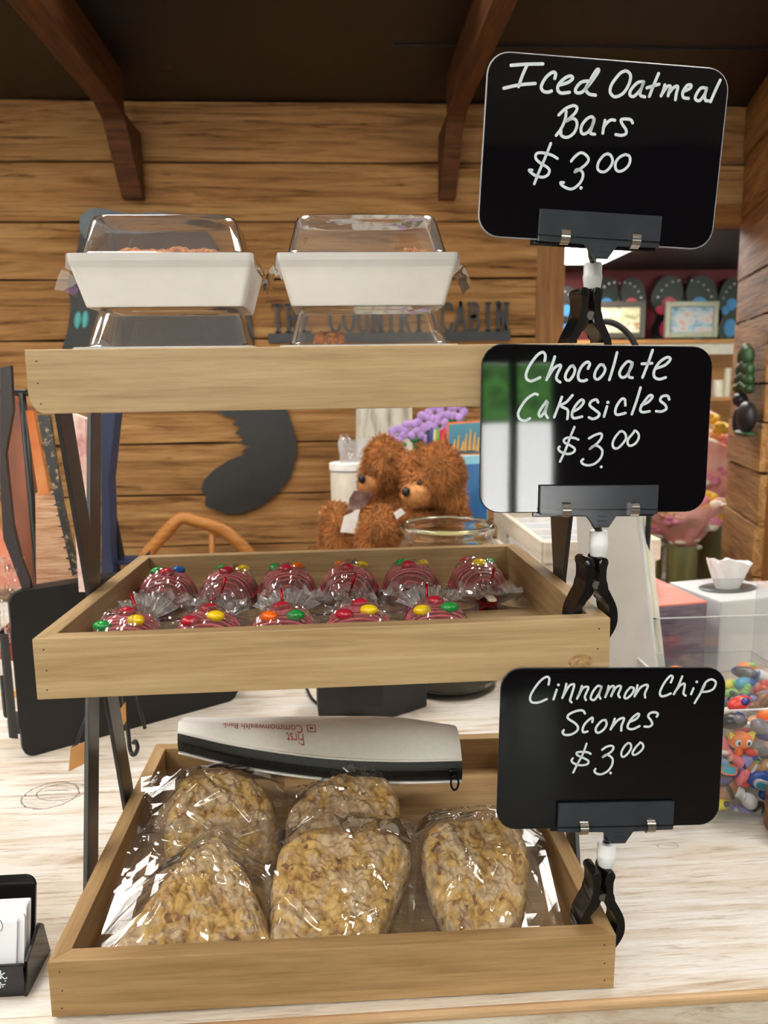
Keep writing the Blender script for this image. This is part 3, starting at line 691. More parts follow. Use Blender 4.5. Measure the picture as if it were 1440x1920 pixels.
# ------------------------------------------------------------------ scones in cellophane on the bottom tray
def scone_mat():
    t = NT('glazed_scone'); v = t.coord()
    f = t.noise(v, 42, 3, 0.5, 0.8); g = t.noise(v, 95, 3, 0.55); k = t.noise(v, 55, 2)
    sp = t.noise(v, 75, 1)
    dough = t.ramp(g, [(0.28, rgb(138, 100, 52)), (0.48, rgb(190, 152, 88)), (0.7, rgb(210, 180, 116))])
    chip = t.math('GREATER_THAN', sp, 0.66)
    dough = t.mix(chip, dough, rgb(132, 94, 62))
    gl = t.ramp(f, [(0.47, (0, 0, 0)), (0.54, (1, 1, 1))])
    gcol = t.ramp(g, [(0.3, rgb(172, 146, 116)), (0.6, rgb(204, 184, 158))])
    c = t.mix(t.math('MULTIPLY', gl, 0.66), dough, gcol)
    r = t.math('SUBTRACT', 0.7, t.math('MULTIPLY', gl, 0.45))
    h = t.math('ADD', t.math('MULTIPLY', g, 0.8), t.math('ADD', f, t.math('MULTIPLY', k, 0.7)))
    t.bsdf(c, r, 0, 0.4, t.bump(h, 0.6, 0.006)); return t.m
SCONE = scone_mat()
CELLO = film('cellophane', 1.5, 0.03, (0.985, 0.985, 0.98, 1), 2.4, 14, 0.03, 0.012)
def poly_radius(pts, ang):
    """distance from origin to outline along ang (star shaped outline)"""
    dx, dy = cos(ang), sin(ang); best = 0
    for i in range(len(pts)):
        x1, y1 = pts[i]; x2, y2 = pts[(i+1) % len(pts)]
        ex, ey = x2-x1, y2-y1; den = dx*ey-dy*ex
        if abs(den) < 1e-12: continue
        t = (x1*ey-y1*ex)/den; s = (x1*dy-y1*dx)/den
        if t > 0 and -1e-6 <= s <= 1+1e-6: best = max(best, t)
    return best
def scone(outline, bagq, y0, z0, slope, thick, label, baglab, seed):
    """outline, bag corners: pixels on a plane leaning back; built at true size there"""
    n = Vector((0, -sin(slope), cos(slope))); e1 = Vector((1, 0, 0)); e2 = Vector((0, cos(slope), sin(slope)))
    o = Vector((0, y0, z0))
    P = [atplane(u, v, o+n*thick, n) for u, v in outline]
    c = sum(P, Vector())/len(P); c0 = c - n*thick
    loc = catmull([((p-c).dot(e1), (p-c).dot(e2), 0) for p in P], 5, True)
    loc = [(p.x, p.y) for p in loc]
    N, Mr = 150, 60; rad = [poly_radius(loc, 2*pi*k/N)*1.07 for k in range(N)]
    def height(x, y, film=False):
        r = math.hypot(x, y); a = math.atan2(y, x) % (2*pi)
        k = a/(2*pi)*N; i = int(k) % N; rr = rad[i]*(1-(k-int(k)))+rad[(i+1) % N]*(k-int(k))
        q = r/max(rr, 1e-5)
        if q >= 1: return 0.0
        s = seed
        if film: return thick*(1-0.12*q*q)*(1-q**14)**0.5+0.0035+0.002*noise.noise((x*30+s, y*30, s))
        bl = abs(noise.noise((x*66+s, y*66, s))); cv = abs(noise.noise((x*150, y*150+s, s)))
        nz = noise.noise((x*30+s, y*30, s))*0.005+min(bl, .35)*0.013+min(cv, .3)*0.009+noise.noise((x*240, y*240+s, 2))*0.0012-0.0045
        return (thick*(1-0.12*q*q)*(1-q**14)**0.5 + nz*(1-q**10))
    b = B(); rings = [[b.bm.verts.new(Vector((0, 0, height(0, 0))))]]
    for j in range(1, Mr+1):
        q = (j/Mr)**0.72
        rg = []
        for k in range(N):
            a = 2*pi*k/N; jit = 1+0.035*noise.noise((cos(a)*6+seed, sin(a)*6, q*2))*(q)
            r = rad[k]*q*0.999; x, y = r*cos(a), r*sin(a)
            rg.append(b.bm.verts.new(Vector((x*jit, y*jit, height(x, y) if j < Mr else 0.0))))
        rings.append(rg)
    lo = [b.bm.verts.new(Vector((v.co.x*0.97, v.co.y*0.97, -0.001))) for v in rings[-1]]
    for k in range(N): b.bm.faces.new((rings[0][0], rings[1][k], rings[1][(k+1) % N]))
    for A, Q in zip(rings[1:], rings[2:]+[lo]):
        for k in range(N): b.bm.faces.new((A[k], Q[k], Q[(k+1) % N], A[(k+1) % N]))
    b.bm.faces.new(lo)
    mw = Matrix(((e1.x, e2.x, n.x, c0.x), (e1.y, e2.y, n.y, c0.y), (e1.z, e2.z, n.z, c0.z), (0, 0, 0, 1)))
    so = b.build('scone', SCONE, None, smooth=True, mw=mw); tag(so, label, 'scone', 'glazed cinnamon chip scones')
    # cellophane bag: a taut upper sheet over the scone and a flat lower sheet
    Q = [atplane(u, v, c0+n*0.006, n) for u, v in bagq]; Q = [((p-c0).dot(e1), (p-c0).dot(e2)) for p in Q]   # tl tr br bl
    NU, NV = 130, 130
    def bil(u, v):
        x = (Q[0][0]*(1-u)+Q[1][0]*u)*v+(Q[3][0]*(1-u)+Q[2][0]*u)*(1-v)
        y = (Q[0][1]*(1-u)+Q[1][1]*u)*v+(Q[3][1]*(1-u)+Q[2][1]*u)*(1-v); return x, y
    H = [[0.0]*NU for _ in range(NV)]; XY = [[None]*NU for _ in range(NV)]
    for j in range(NV):
        for i in range(NU):
            XY[j][i] = bil(i/(NU-1), j/(NV-1)); hq = height(*XY[j][i], True); H[j][i] = hq+0.0005 if hq > 0 else 0.001
    dx = (Vector(XY[0][1])-Vector(XY[0][0])).length
    for it in range(3):
        for j in range(NV):
            for i in range(NU):
                if i: H[j][i] = max(H[j][i], H[j][i-1]-dx*0.75)
                if j: H[j][i] = max(H[j][i], H[j-1][i]-dx*0.75)
        for j in range(NV-1, -1, -1):
            for i in range(NU-1, -1, -1):
                if i < NU-1: H[j][i] = max(H[j][i], H[j][i+1]-dx*0.75)
                if j < NV-1: H[j][i] = max(H[j][i], H[j+1][i]-dx*0.75)
    rnd = random.Random(seed); folds = []
    for _ in range(20):
        fx, fy = bil(rnd.random(), rnd.random()); fa = rnd.uniform(0, pi); folds.append((fx, fy, cos(fa), sin(fa), rnd.uniform(0.03, 0.10), rnd.uniform(0.002, 0.0050), rnd.uniform(0.003, 0.007)))
    def crease(x, y):
        h = 0
        for fx, fy, cx, sy, ln, am, wd in folds:
            s = (x-fx)*cx+(y-fy)*sy; t = -(x-fx)*sy+(y-fy)*cx
            if abs(s) < ln: h += am*max(0, 1-abs(t)/wd)*(1-abs(s)/ln)
        return h
    bb = B(); vs = []
    for j in range(NV):
        row = []
        for i in range(NU):
            x, y = XY[j][i]; u, v = i/(NU-1), j/(NV-1); edge = min(u, 1-u, v, 1-v)
            h = H[j][i]+crease(x, y)*min(1, edge*14)+0.003*noise.noise((x*14+seed, y*14, seed))
            cur = 0.009*(max(0, 0.12-edge)/0.12)*noise.noise((x*16+seed, y*16, 9.1+seed))
            row.append(bb.bm.verts.new(Vector((x, y, max(h, 0.001)+cur+0.002))))
        vs.append(row)
    for j in range(NV-1):
        for i in range(NU-1): bb.bm.faces.new((vs[j][i], vs[j][i+1], vs[j+1][i+1], vs[j+1][i]))
    bg_ = thing('cellophane_bag', baglab, 'bag', mw=mw, group='cellophane bags around scones')
    bb.build('upper_sheet', CELLO, bg_, smooth=True, auto=24)
    lo_ = B(); lo_.grid(lambda u, v: Vector((*bil(u, v), -0.0025+0.0015*noise.noise((u*6, v*6, seed)))), 14, 14); lo_.build('lower_sheet', CELLO, bg_)
    return so
S = R(22)
scone([(405,1560),(430,1585),(470,1650),(500,1735),(498,1768),(400,1790),(290,1800),(190,1790),(215,1760),(270,1690),(330,1615),(380,1570)], [(258,1536),(508,1528),(505,1795),(160,1815)], 0.588, 0.916, S, 0.030,
      'triangular glazed scone, front left in the bottom tray', 'clear cellophane bag around the front left scone', 1.7)
scone([(545,1560),(640,1543),(745,1558),(765,1590),(750,1640),(725,1700),(700,1768),(600,1785),(512,1775),(512,1700),(515,1630)], [(505,1540),(790,1525),(770,1790),(495,1800)], 0.588, 0.914, S, 0.034,
      'broad four sided glazed scone, front middle of the bottom tray', 'clear cellophane bag around the front middle scone', 4.1)
scone([(805,1545),(850,1528),(920,1520),(975,1540),(990,1600),(985,1670),(962,1735),(930,1765),(870,1760),(842,1720),(815,1660),(798,1600)], [(770,1525),(1005,1500),(1070,1770),(765,1785)], 0.592, 0.914, S, 0.034,
      'upright glazed scone, front right in the bottom tray under the sign', 'clear cellophane bag around the front right scone', 6.6)
S2 = R(30)
scone([(335,1462),(370,1443),(420,1436),(470,1450),(500,1480),(512,1530),(505,1590),(480,1620),(400,1625),(330,1610),(308,1570),(315,1510)], [(262,1450),(535,1408),(530,1600),(262,1590)], 0.748, 0.918, S2, 0.036,
      'blocky glazed scone, back left in the bottom tray', 'clear cellophane bag around the back left scone', 9.2)
scone([(590,1470),(640,1437),(690,1428),(725,1450),(745,1490),(742,1540),(720,1600),(640,1610),(560,1590),(538,1545),(545,1510)], [(540,1475),(772,1408),(790,1470),(545,1590)], 0.748, 0.916, S2, 0.034,
      'rounded glazed scone, back middle of the bottom tray', 'clear cellophane bag around the back middle scone', 12.4)

# ------------------------------------------------------------------ chocolate cakesicles on the middle tray
CHOC = plain('pink_chocolate', rgb(128, 52, 50), 0.35, var=0.15, nscale=60)
DRIZ = plain('pink_drizzle', rgb(206, 92, 104), 0.35, var=0.08)
STICK = plain('cream_stick', rgb(238, 222, 190), 0.5)
TIE = plain('red_foil', rgb(168, 14, 28), 0.25, 0.6)
CANDY = {'red': rgb(176, 28, 50), 'yellow': rgb(236, 200, 20), 'green': rgb(28, 142, 58), 'blue': rgb(36, 96, 186), 'orange': rgb(242, 104, 22)}
FANM = film('cellophane_gathered', 1.5, 0.08, (0.97, 0.97, 0.975, 1), 3.5, 60, 0.1, 0.30)
CELLO2 = film('cellophane_soft', 1.5, 0.03, (0.98, 0.975, 0.98, 1), 3.0, 60, 0.08, 0.03)
MIDM = TRAYS['middle'][0]; MIDI = MIDM.inverted()
A_, B_, H_ = 0.0335, 0.036, 0.034
def cakeh(x, y):
    q = 1-abs(x/A_)**2.4-abs(y/B_)**2.4
    return H_*max(q, 0)**0.45
def cakesicle(u, v, y, rz, candies, lab, blab, seed):
    p = MIDI @ aty(u, v, y); mw = MIDM @ Matrix.Translation((p.x, p.y, -TRH+0.0095)) @ Matrix.Rotation(rz, 4, 'Z')
    t = thing('cakesicle', lab, 'cake pop', mw=mw, group='candy topped cakesicles in the middle tray')
    b = B(); n = 40; rings = [[b.bm.verts.new((0, 0, H_))]]
    for j in range(1, 15):
        q = sin(j/14*pi/2); rg = []
        for k in range(n):
            a = 2*pi*k/n; sx = abs(cos(a))**0.83*(1 if cos(a) >= 0 else -1); sy = abs(sin(a))**0.83*(1 if sin(a) >= 0 else -1)
            x, y_ = A_*q*sx, B_*q*sy
            rg.append(b.bm.verts.new((x, y_, cakeh(x*0.999, y_*0.999) if j < 14 else 0.003)))
        rings.append(rg)
    rings.append([b.bm.verts.new((w_.co.x*0.96, w_.co.y*0.96, 0.0)) for w_ in rings[-1]])
    for k in range(n): b.bm.faces.new((rings[0][0], rings[1][k], rings[1][(k+1) % n]))
    for A, Q in zip(rings[1:], rings[2:]):
        for k in range(n): b.bm.faces.new((A[k], Q[k], Q[(k+1) % n], A[(k+1) % n]))
    b.bm.faces.new(rings[-1])
    b.build('cake_body', CHOC, t, smooth=True)
    rnd = random.Random(seed); path = []; nz = 13
    for i in range(nz):
        yy = -B_*0.93+2*B_*0.93*i/(nz-1)
        xr = A_*(max(0, 1-abs(yy/B_)**2.4))**(1/2.4)*0.97
        for s in range(9):
            fx = -1+2*s/8
            if i % 2: fx = -fx
            path.append((fx*xr, yy+0.004*(1-fx*fx)*(1 if rnd.random() < .7 else 1.2)))
    pts = [Vector((x, y_, cakeh(x, y_)+0.0006)) for x, y_ in path]
    B().tube(pts, 0.0011, 5).build('drizzle', DRIZ, t, smooth=True)
    spots = [(-0.013, -0.015), (0.012, -0.014), (0.001, 0.008)]
    for (cx, cy), col in zip(spots, candies):
        cx += rnd.uniform(-.003, .003); cy += rnd.uniform(-.003, .003)
        if rz: cx, cy = -cx, -cy
        B().ball((0, 0, 0), (0.0085, 0.0062, 0.0050), n=14, m=8).build('candy', plain('candy_'+col, CANDY[col], 0.22, var=0.02), t, smooth=True, loc=(cx, cy, cakeh(cx, cy)+0.0028), rot=(0, 0, rnd.uniform(-.5, .5)))
    B().prism(rrect(0.009, 0.05, 0.0044), 0.010, 0.0122).build('stick', STICK, t, loc=(0, -B_-0.018, 0))
    # bag
    bt = thing('cello_wrapper', blab, 'wrapper', mw=mw, group='cellophane wrappers on cakesicles')
    NU, NV = 46, 60; y1, y0 = B_+0.006, -B_-0.044
    def wid(y_):
        if y_ > -B_*0.8: return A_+0.005
        s = (-B_*0.8-y_)/(-B_*0.8-y0)
        if s < 0.5: return (A_+0.005)*(1-s/0.5)+0.009*(s/0.5)
        return 0.009+(0.030)*((s-0.5)/0.5)
    def bagp(u_, v_, top):
        y_ = y0+(y1-y0)*v_; w_ = wid(y_); x = (u_*2-1)*w_
        e = 1-abs(u_*2-1)**5
        s = max(0, (-B_*0.8-y_)/(-B_*0.8-y0))
        h = max(cakeh(x, y_)+0.0022, 0.0)
        prof = (0.036*(1-s*1.3) if s < 0.5 else 0.013+0.008*(s-.5)*2)*(1-abs(u_*2-1)**3) if s > 0 else 0
        base = 0.0012
        if s > 0.3: base = 0.004*(s-.3)
        h = max(h, prof*0.8, base)
        wr = 0.0090*abs(noise.noise((x*80+seed, y_*45, seed)))+0.0055*abs(noise.noise((x*50+seed, y_*120, seed+4)))
        if s > 0.35: wr += 0.008*(s-.3)+0.014*(s-.3)*sin(u_*22+seed+3*noise.noise((u_*5, y_*60, seed)))
        return Vector((x, y_, (h+wr)*e+base*(1-e))) if top else Vector((x, y_, max(0.0005, base-0.0012)))
    q = B(); q.grid(lambda a, c: bagp(a, c, True), NU, NV); q.build('upper_sheet', CELLO2, bt)
    q = B(); q.grid(lambda a, c: bagp(a, c, False), 10, 14); q.build('lower_sheet', CELLO2, bt)
    yn = -B_*0.8-0.5*(-B_*0.8-y0)
    def fan(a, c):
        th = (a-.5)*2.3; L = 0.006+0.036*c*(0.85+0.3*noise.noise((a*4, seed, 1))); pl = 0.006*c*sin(a*38+seed)+0.004*c*noise.noise((a*9, c*4, seed))
        return Vector((L*sin(th), yn-L*cos(th)*0.72+pl, 0.012+0.022*c*cos(th)*(0.7+.3*sin(seed))+0.5*pl))
    q = B(); q.grid(fan, 64, 12); q.build('gathered_end', FANM, bt)
    ring = [Vector((0.0105*cos(2*pi*k/18), yn, 0.009+0.0085*sin(2*pi*k/18))) for k in range(18)]
    tie = B().tube(ring, 0.0016, 6, closed=True).build('twist_tie', TIE, bt, smooth=True)
    if seed % 2 == 0:
        a = rnd.uniform(-.4, .4)
        B().tube([Vector((0.003, yn, 0.018)), Vector((0.004+0.008*a, yn-0.002, 0.028)), Vector((0.006+0.016*a, yn-0.003, 0.041))], 0.0015, 6).build('tie_end', TIE, tie, smooth=True)
BACK = [(313, ('blue', 'green', 'red'), 'blue, green and red', 'first from the left'), (430, ('yellow', 'green', 'red'), 'yellow, green and red', 'second from the left'), (539, ('orange', 'green', 'red'), 'orange and green', 'third from the left'),
        (655, ('yellow', 'orange', 'red'), 'yellow and orange', 'fourth from the left'), (770, ('yellow', 'green', 'red'), 'yellow and green', 'fifth from the left'), (895, ('green', 'red', 'yellow'), 'green, yellow and red', 'last on the right')]
for i, (u, cn, cs_, pos) in enumerate(BACK):
    cakesicle(u, 1105, 0.845, (random.Random(i).uniform(-.12, .12)), cn, 'pink drizzled cakesicle with %s candies, back row, %s' % (cs_, pos), 'twisted clear wrapper on the back row cakesicle %s' % pos, i*3+1)
FRONT = [(235, ('green', 'yellow', 'red'), 'green and yellow', 'first from the left'), (388, ('red', 'yellow', 'red'), 'red and yellow', 'second from the left'), (530, ('orange', 'green', 'red'), 'orange and green', 'third from the left'),
         (672, ('red', 'yellow', 'red'), 'red and yellow', 'fourth from the left'), (818, ('yellow', 'green', 'red'), 'yellow and green', 'last on the right')]
for i, (u, cn, cs_, pos) in enumerate(FRONT):
    cakesicle(u, 1165, 0.672, pi, cn[::1], 'pink drizzled cakesicle with %s candies, front row, %s' % (cs_, pos), 'twisted clear wrapper on the front row cakesicle %s' % pos, i*3+2)

# ------------------------------------------------------------------ zipper pouch lying on the back of the bottom tray
VINYL = plain('white_vinyl', rgb(247, 245, 242), 0.4, var=0.02, nscale=200, bump=0.05)
ZIPB = plain('zipper_black', rgb(16, 16, 18), 0.55, var=0.2, nscale=400)
pou = thing('zipper_pouch', 'white vinyl zipper pouch with black zipper resting on the tray back', 'pouch', (0, 0.88, 0.98))
PI_ = Matrix.Translation((0, -0.88, -0.98))
FRONTL = [atz(333, 1372, 1.006), atz(450, 1398, 1.003), atz(600, 1419, 0.998), atz(740, 1426, 0.994), atz(866, 1424, 0.992)]
REARL = [atz(338, 1352, 1.010), atz(450, 1352, 1.014), atz(590, 1350, 1.018), atz(740, 1352, 1.018), atz(858, 1368, 1.010)]
FL_ = catmull(FRONTL, 10); RL_ = catmull(REARL, 10)
def pouch_top(u, v, top=True):
    k = u*(len(FL_)-1); i = min(int(k), len(FL_)-2); f = k-i
    a = FL_[i].lerp(FL_[i+1], f); c = RL_[i].lerp(RL_[i+1], f)
    a = a + Vector((0, 0.0, 0.0)); rear = c + Vector((0, 0.045, -0.022))
    if v < 0.72: p = a.lerp(c, v/0.72) + Vector((0, 0, 0.006*sin(v/0.72*pi)))
    else: p = c.lerp(rear, (v-0.72)/0.28)+Vector((0, 0, 0.006*sin((v-0.72)/0.28*pi)))
    if not top: p = Vector((p.x, p.y, min(p.z, a.z)-0.026+0.010*v))
    return PI_ @ p
b = B(); top = b.grid(lambda u, v: pouch_top(u, v), 40, 14)
b.build('upper_panel', VINYL, pou, smooth=True)
b = B(); b.grid(lambda u, v: pouch_top(u, v, False), 40, 14); b.build('lower_panel', VINYL, pou, smooth=True)
b = B(); b.grid(lambda u, v: (pouch_top(u, 0).lerp(pouch_top(u, 0, False), 0.06+0.86*v) + Vector((0, -0.004*sin(v*pi), 0))), 40, 8); zp = b.build('zipper', ZIPB, pou, smooth=True)
for s in (0, 1):
    B().tube([pouch_top(u/39, 0, not s)+Vector((0, -0.001, 0)) for u in range(40)], 0.0014, 6).build('piping', VINYL, pou, smooth=True)
b = B()
for k in range(150):
    p = pouch_top(0.02+0.95*k/149, 0).lerp(pouch_top(0.02+0.95*k/149, 0, False), 0.45)+Vector((0, -0.0042, 0)); b.box(p, (0.0012, 0.0012, 0.0026))
b.build('teeth', plain('black_nylon', rgb(26, 26, 28), 0.25), zp, kind='stuff')
for e_ in (0.0, 1.0):      # closed ends
    b = B(); b.grid(lambda u, v, e_=e_: pouch_top(e_, u).lerp(pouch_top(e_, u, False), v), 14, 4); b.build('end_panel', VINYL, pou, smooth=True)
pz = pouch_top(0.965, 0).lerp(pouch_top(0.965, 0, False), 0.45)+Vector((0, -0.006, 0))
sl = B().box(pz, (0.010, 0.005, 0.008), bev=0.002).build('slider', plain('black_metal_gloss', rgb(20, 20, 22), 0.2, 0.3), pou)
B().tube([pz+Vector((0.001+0.0042*cos(a), -0.003, -0.011+0.0085*sin(a))) for a in [2*pi*k/20 for k in range(20)]], 0.0012, 6, closed=True).build('pull_ring', plain('black_metal_gloss', rgb(20, 20, 22), 0.2, 0.3), sl, smooth=True)
# printed name, upside down for us
def text_mesh(body, size):
    cu = bpy.data.curves.new('txt', 'FONT'); cu.body = body; cu.size = size; cu.align_x = 'RIGHT'
    ob = bpy.data.objects.new('txt', cu); COL.objects.link(ob)
    dg = bpy.context.evaluated_depsgraph_get(); me = bpy.data.meshes.new_from_object(ob.evaluated_get(dg))
    bpy.data.objects.remove(ob); return me
RED = plain('red_print', rgb(176, 84, 88), 0.5)
def print_on(me, u0, v0, su, sv):
    for v_ in me.vertices:
        u = u0 + v_.co.x*su; v = v0 + v_.co.y*sv
        p = pouch_top(max(0, min(1, u)), max(0, min(1, v))); v_.co = p + Vector((0, 0, 0.0006))
for body, v0, s in (('First', 0.32, 1.0), ('Commonwealth Bank', 0.52, 1.0)):
    me = text_mesh(body, 0.020)
    mxx = max(v.co.x for v in me.vertices)
    for v_ in me.vertices: v_.co.x = v_.co.x - mxx
    mn = min(v.co.x for v in me.vertices)
    for v_ in me.vertices: v_.co.x = -(v_.co.x - mn)      # reads from right to left when turned round
    print_on(me, 0.455, v0, 1.55 if body != 'First' else 1.55, -14.0)
    mk('lettering', me, RED, pou)
b = B()
def sq(x0, x1, y0, y1, b=b):
    vs = [b.bm.verts.new(pouch_top(x, y)+Vector((0, 0, 0.0006))) for x, y in ((x0, y0), (x1, y0), (x1, y1), (x0, y1))]; b.bm.faces.new(vs)
for x0, x1, y0, y1 in ((0.47, 0.498, .36, .38), (0.47, 0.498, .52, .54), (0.47, 0.473, .36, .54), (0.495, 0.498, .36, .54), (.478, .490, .42, .48)): sq(x0, x1, y0, y1)
b.build('emblem', RED, pou)
# ------------------------------------------------------------------ wall art on the planks
ART = plain('charcoal_metal', rgb(34, 33, 34), 0.45, var=0.08)
ARTB = plain('slate_metal', rgb(112, 122, 132), 0.5, var=0.12, nscale=12)
def on_wall(pts, y=WY-0.012): return [(aty(u, v, y).x, aty(u, v, y).z) for u, v in pts]
bear = thing('bear_cutout', 'large black bear silhouette cut from metal on the plank wall', 'wall art', (0, WY-0.014, 1.4))
def cut(pts, name, mat, parent, th=0.006, dy=0.0, smooth_k=0):
    q = on_wall(pts)
    if smooth_k: q = [(p.x, p.y) for p in catmull([(a, b_, 0) for a, b_ in q], smooth_k, True)]
    b = B(); b.prism([(x, z-1.4) for x, z in q], 0, th, Matrix.Translation((0, dy, 0)) @ MXZ); return b.build(name, mat, parent)
cut([(152,438),(172,440),(205,432),(340,404),(372,416),(398,445),(440,520),(468,580),(478,650),(500,715),(540,772),(556,825),(556,855),(545,895),(520,925),(490,948),(455,962),(430,965),(412,958),(385,948),(386,930),(378,918),(383,900),(400,882),(430,862),(468,848),(452,846),(470,836),(448,830),(460,820),(440,812),(452,802),(436,796),(446,786),(420,780),(400,765),(330,735),(250,720),(190,700),(150,680),(116,660),(128,620),(134,575),(128,530),(133,500),(146,470)], 'body', ART, bear)
cut([(150,430),(152,408),(165,394),(190,391),(210,396),(240,402),(300,399),(335,404),(356,418),(340,432),(260,440),(200,438),(185,446),(160,448)], 'cap', ARTB, bear, 0.004, -0.0062)
TEAL = plain('teal_enamel', rgb(88, 178, 178), 0.4)
for k, (u, v) in enumerate(((146, 600), (160, 599))):
    c = aty(u, v, WY-0.022); B().ball((0, 0, 0), (0.013, 0.006, 0.032), n=14, m=10).build('slipper', TEAL, bear, smooth=True, loc=(c.x, c.y-WY+0.014, c.z-1.4), rot=(0, R(10), 0))
# lettering sign
LET = plain('sign_iron', rgb(46, 50, 56), 0.5)
def glyph(ch):
    """slab serif capital in a 0..1 x 0..1 cell as boxes and strokes"""
    bx, st = [], []; s = .24; sr = .07
    def stem(x, a=0., c=1.): bx.append((x-s/2, a, x+s/2, c)); bx.append((x-s*0.95, 0, x+s*0.95, sr)); bx.append((x-s*0.95, 1-sr, x+s*0.95, 1))
    if ch == 'T': bx += [(.5-s/2, 0, .5+s/2, 1), (.1, .92, .9, 1), (.1, .78, .17, 1), (.83, .78, .9, 1), (.28, 0, .72, sr)]
    if ch == 'H': stem(.24); stem(.76); bx.append((.24, .46, .76, .55))
    if ch == 'E': stem(.28); bx += [(.2, .92, .85, 1), (.2, 0, .85, .08), (.3, .47, .68, .55), (.79, .78, .85, 1), (.79, 0, .85, .22)]
    if ch == 'N': stem(.22); stem(.80); st.append([(.22, 1), (.8, 0)])
    if ch == 'I': stem(.5)
    if ch == 'A': st += [[(.5, 1), (.16, 0)], [(.5, 1), (.84, 0)]]; bx += [(.28, .3, .72, .38), (.02, 0, .3, sr), (.68, 0, .98, sr)]
    if ch == 'C': st += [[(.86, .74), (.72, .92), (.5, .96), (.24, .78), (.18, .5), (.24, .22), (.5, .04), (.74, .08), (.87, .28)]]; bx.append((.80, .68, .88, .98))
    if ch == 'O': st += [[(.5, .96), (.24, .82), (.15, .5), (.24, .18), (.5, .04), (.76, .18), (.85, .5), (.76, .82), (.5, .96)]]
    if ch == 'U': stem(.22, .25); st += [[(.22, .3), (.3, .1), (.5, .04), (.7, .1), (.78, .3), (.78, .96)]]; bx[:] = [q for q in bx if q[1] != 0]; bx.append((.66, .93, .92, 1))
    if ch == 'B': stem(.24); st += [[(.3, .96), (.62, .94), (.76, .76), (.62, .55), (.3, .52)], [(.3, .52), (.66, .5), (.84, .27), (.66, .06), (.3, .04)]]
    if ch == 'R': stem(.24); st += [[(.3, .96), (.64, .94), (.8, .74), (.62, .53), (.3, .5)], [(.5, .5), (.82, .02)]]
    if ch == 'Y': bx += [(.5-s/2, 0, .5+s/2, .5), (.28, 0, .72, sr), (0, .93, .3, 1), (.7, .93, 1, 1)]; st += [[(.14, .98), (.5, .46)], [(.86, .98), (.5, .46)]]
    return bx, st
sgn = thing('cabin_sign', 'dark metal lettering THE COUNTRY CABIN on a bar, on the plank wall', 'sign', (0, WY-0.014, 1.4))
p0, p1 = aty(508, 625, WY-0.014), aty(952, 628, WY-0.014); cw = (p1.x-p0.x)/16.6; chh = 0.108
B().box(((p0.x+p1.x)/2, 0, p0.z-1.4-0.018), (p1.x-p0.x+0.02, 0.006, 0.034), bev=0.001).build('bar', LET, sgn)
for i, ch in enumerate('THE COUNTRY CABIN'):
    if ch == ' ': continue
    bx, st = glyph(ch); b = B(); x0 = p0.x+cw*i*0.98; z0 = p0.z-1.4
    for a, c, d, e in bx: b.box((x0+(a+d)/2*cw, 0, z0+(c+e)/2*chh), ((d-a)*cw, 0.006, (e-c)*chh))
    for q in st:
        strokes_mesh(b, [[(x0+x*cw, z0+z*chh) for x, z in q]], cw*0.22, 0.006, Matrix.Translation((0, 0.003, 0)) @ MXZ)
    b.build('letter', LET, sgn)

# ------------------------------------------------------------------ left side of the counter
BLKL = plain('black_leatherette', rgb(17, 16, 17), 0.5, var=0.2, nscale=300, bump=0.1)
fa, fb = atz(45, 1424, CT), atz(447, 1312, CT); d_ = (fb-fa); fang = math.atan2(d_.y, d_.x); FLn = d_.length
fol = thing('tablet_folio', 'tall black tablet folio standing on edge behind the stand', 'tablet case', (fa.x, fa.y, CT), (0, 0, fang))
mF = Matrix(((1, 0, 0, 0), (0, 0, -1, 0), (0, 1, 0, 0), (0, 0, 0, 1)))
B().prism([(p[0]+FLn/2, p[1]+0.118) for p in rrect(FLn, 0.236, 0.016)], -0.012, -0.002, mF, bev=0.001).build('front_cover', BLKL, fol)
B().prism([(p[0]+FLn/2+0.012, p[1]+0.118) for p in rrect(FLn, 0.234, 0.018)], -0.035, -0.014, mF, bev=0.002).build('back_cover', BLKL, fol)
b = B(); b.grid(lambda u, v: Vector((-0.004-0.009*sin(u*pi), 0.004+0.026*u, 0.03+0.15*v)), 10, 6); b.build('spine', BLKL, fol, smooth=True)
B().box((-0.012, 0.03, 0.085), (0.006, 0.012, 0.06), bev=0.003).build('spine_loop', BLKL, fol)
WIRE = plain('black_wire', rgb(20, 20, 21), 0.4)
ez = thing('wire_easel', 'black wire easel with curled foot between the tray and folio', 'easel', (aty(240, 1410, 0.985).x, 0.985, CT))
def wpath(pts, y, orig): return [aty(u, v, y)-Vector(orig) for u, v in pts]
EO = ez.location
def hookpath():
    c = atz(250, 1407, CT+0.012); pts = [aty(222, 1262, c.y+0.02), aty(231, 1310, c.y+0.01), aty(240, 1370, c.y), aty(243, 1400, c.y), aty(247, 1413, c.y-0.003), aty(253, 1414, c.y-0.006), aty(258, 1402, c.y-0.006), aty(254, 1390, c.y-0.004), aty(250, 1393, c.y-0.002)]
    return [p-Vector((EO[0], EO[1], EO[2])) for p in catmull(pts, 5)]
B().tube(hookpath(), 0.0030, 8).build('hooked_leg', WIRE, ez, smooth=True)
B().tube(wpath([(252, 1290), (262, 1330), (272, 1366)], 1.03, EO), 0.0026, 8).build('leg', WIRE, ez, smooth=True)
B().tube(wpath([(166, 1335), (150, 1375), (143, 1397), (136, 1402)], 0.985, EO), 0.0024, 8).build('leg', WIRE, ez, smooth=True)
KRAFT = plain('kraft_card', rgb(176, 126, 72), 0.8)
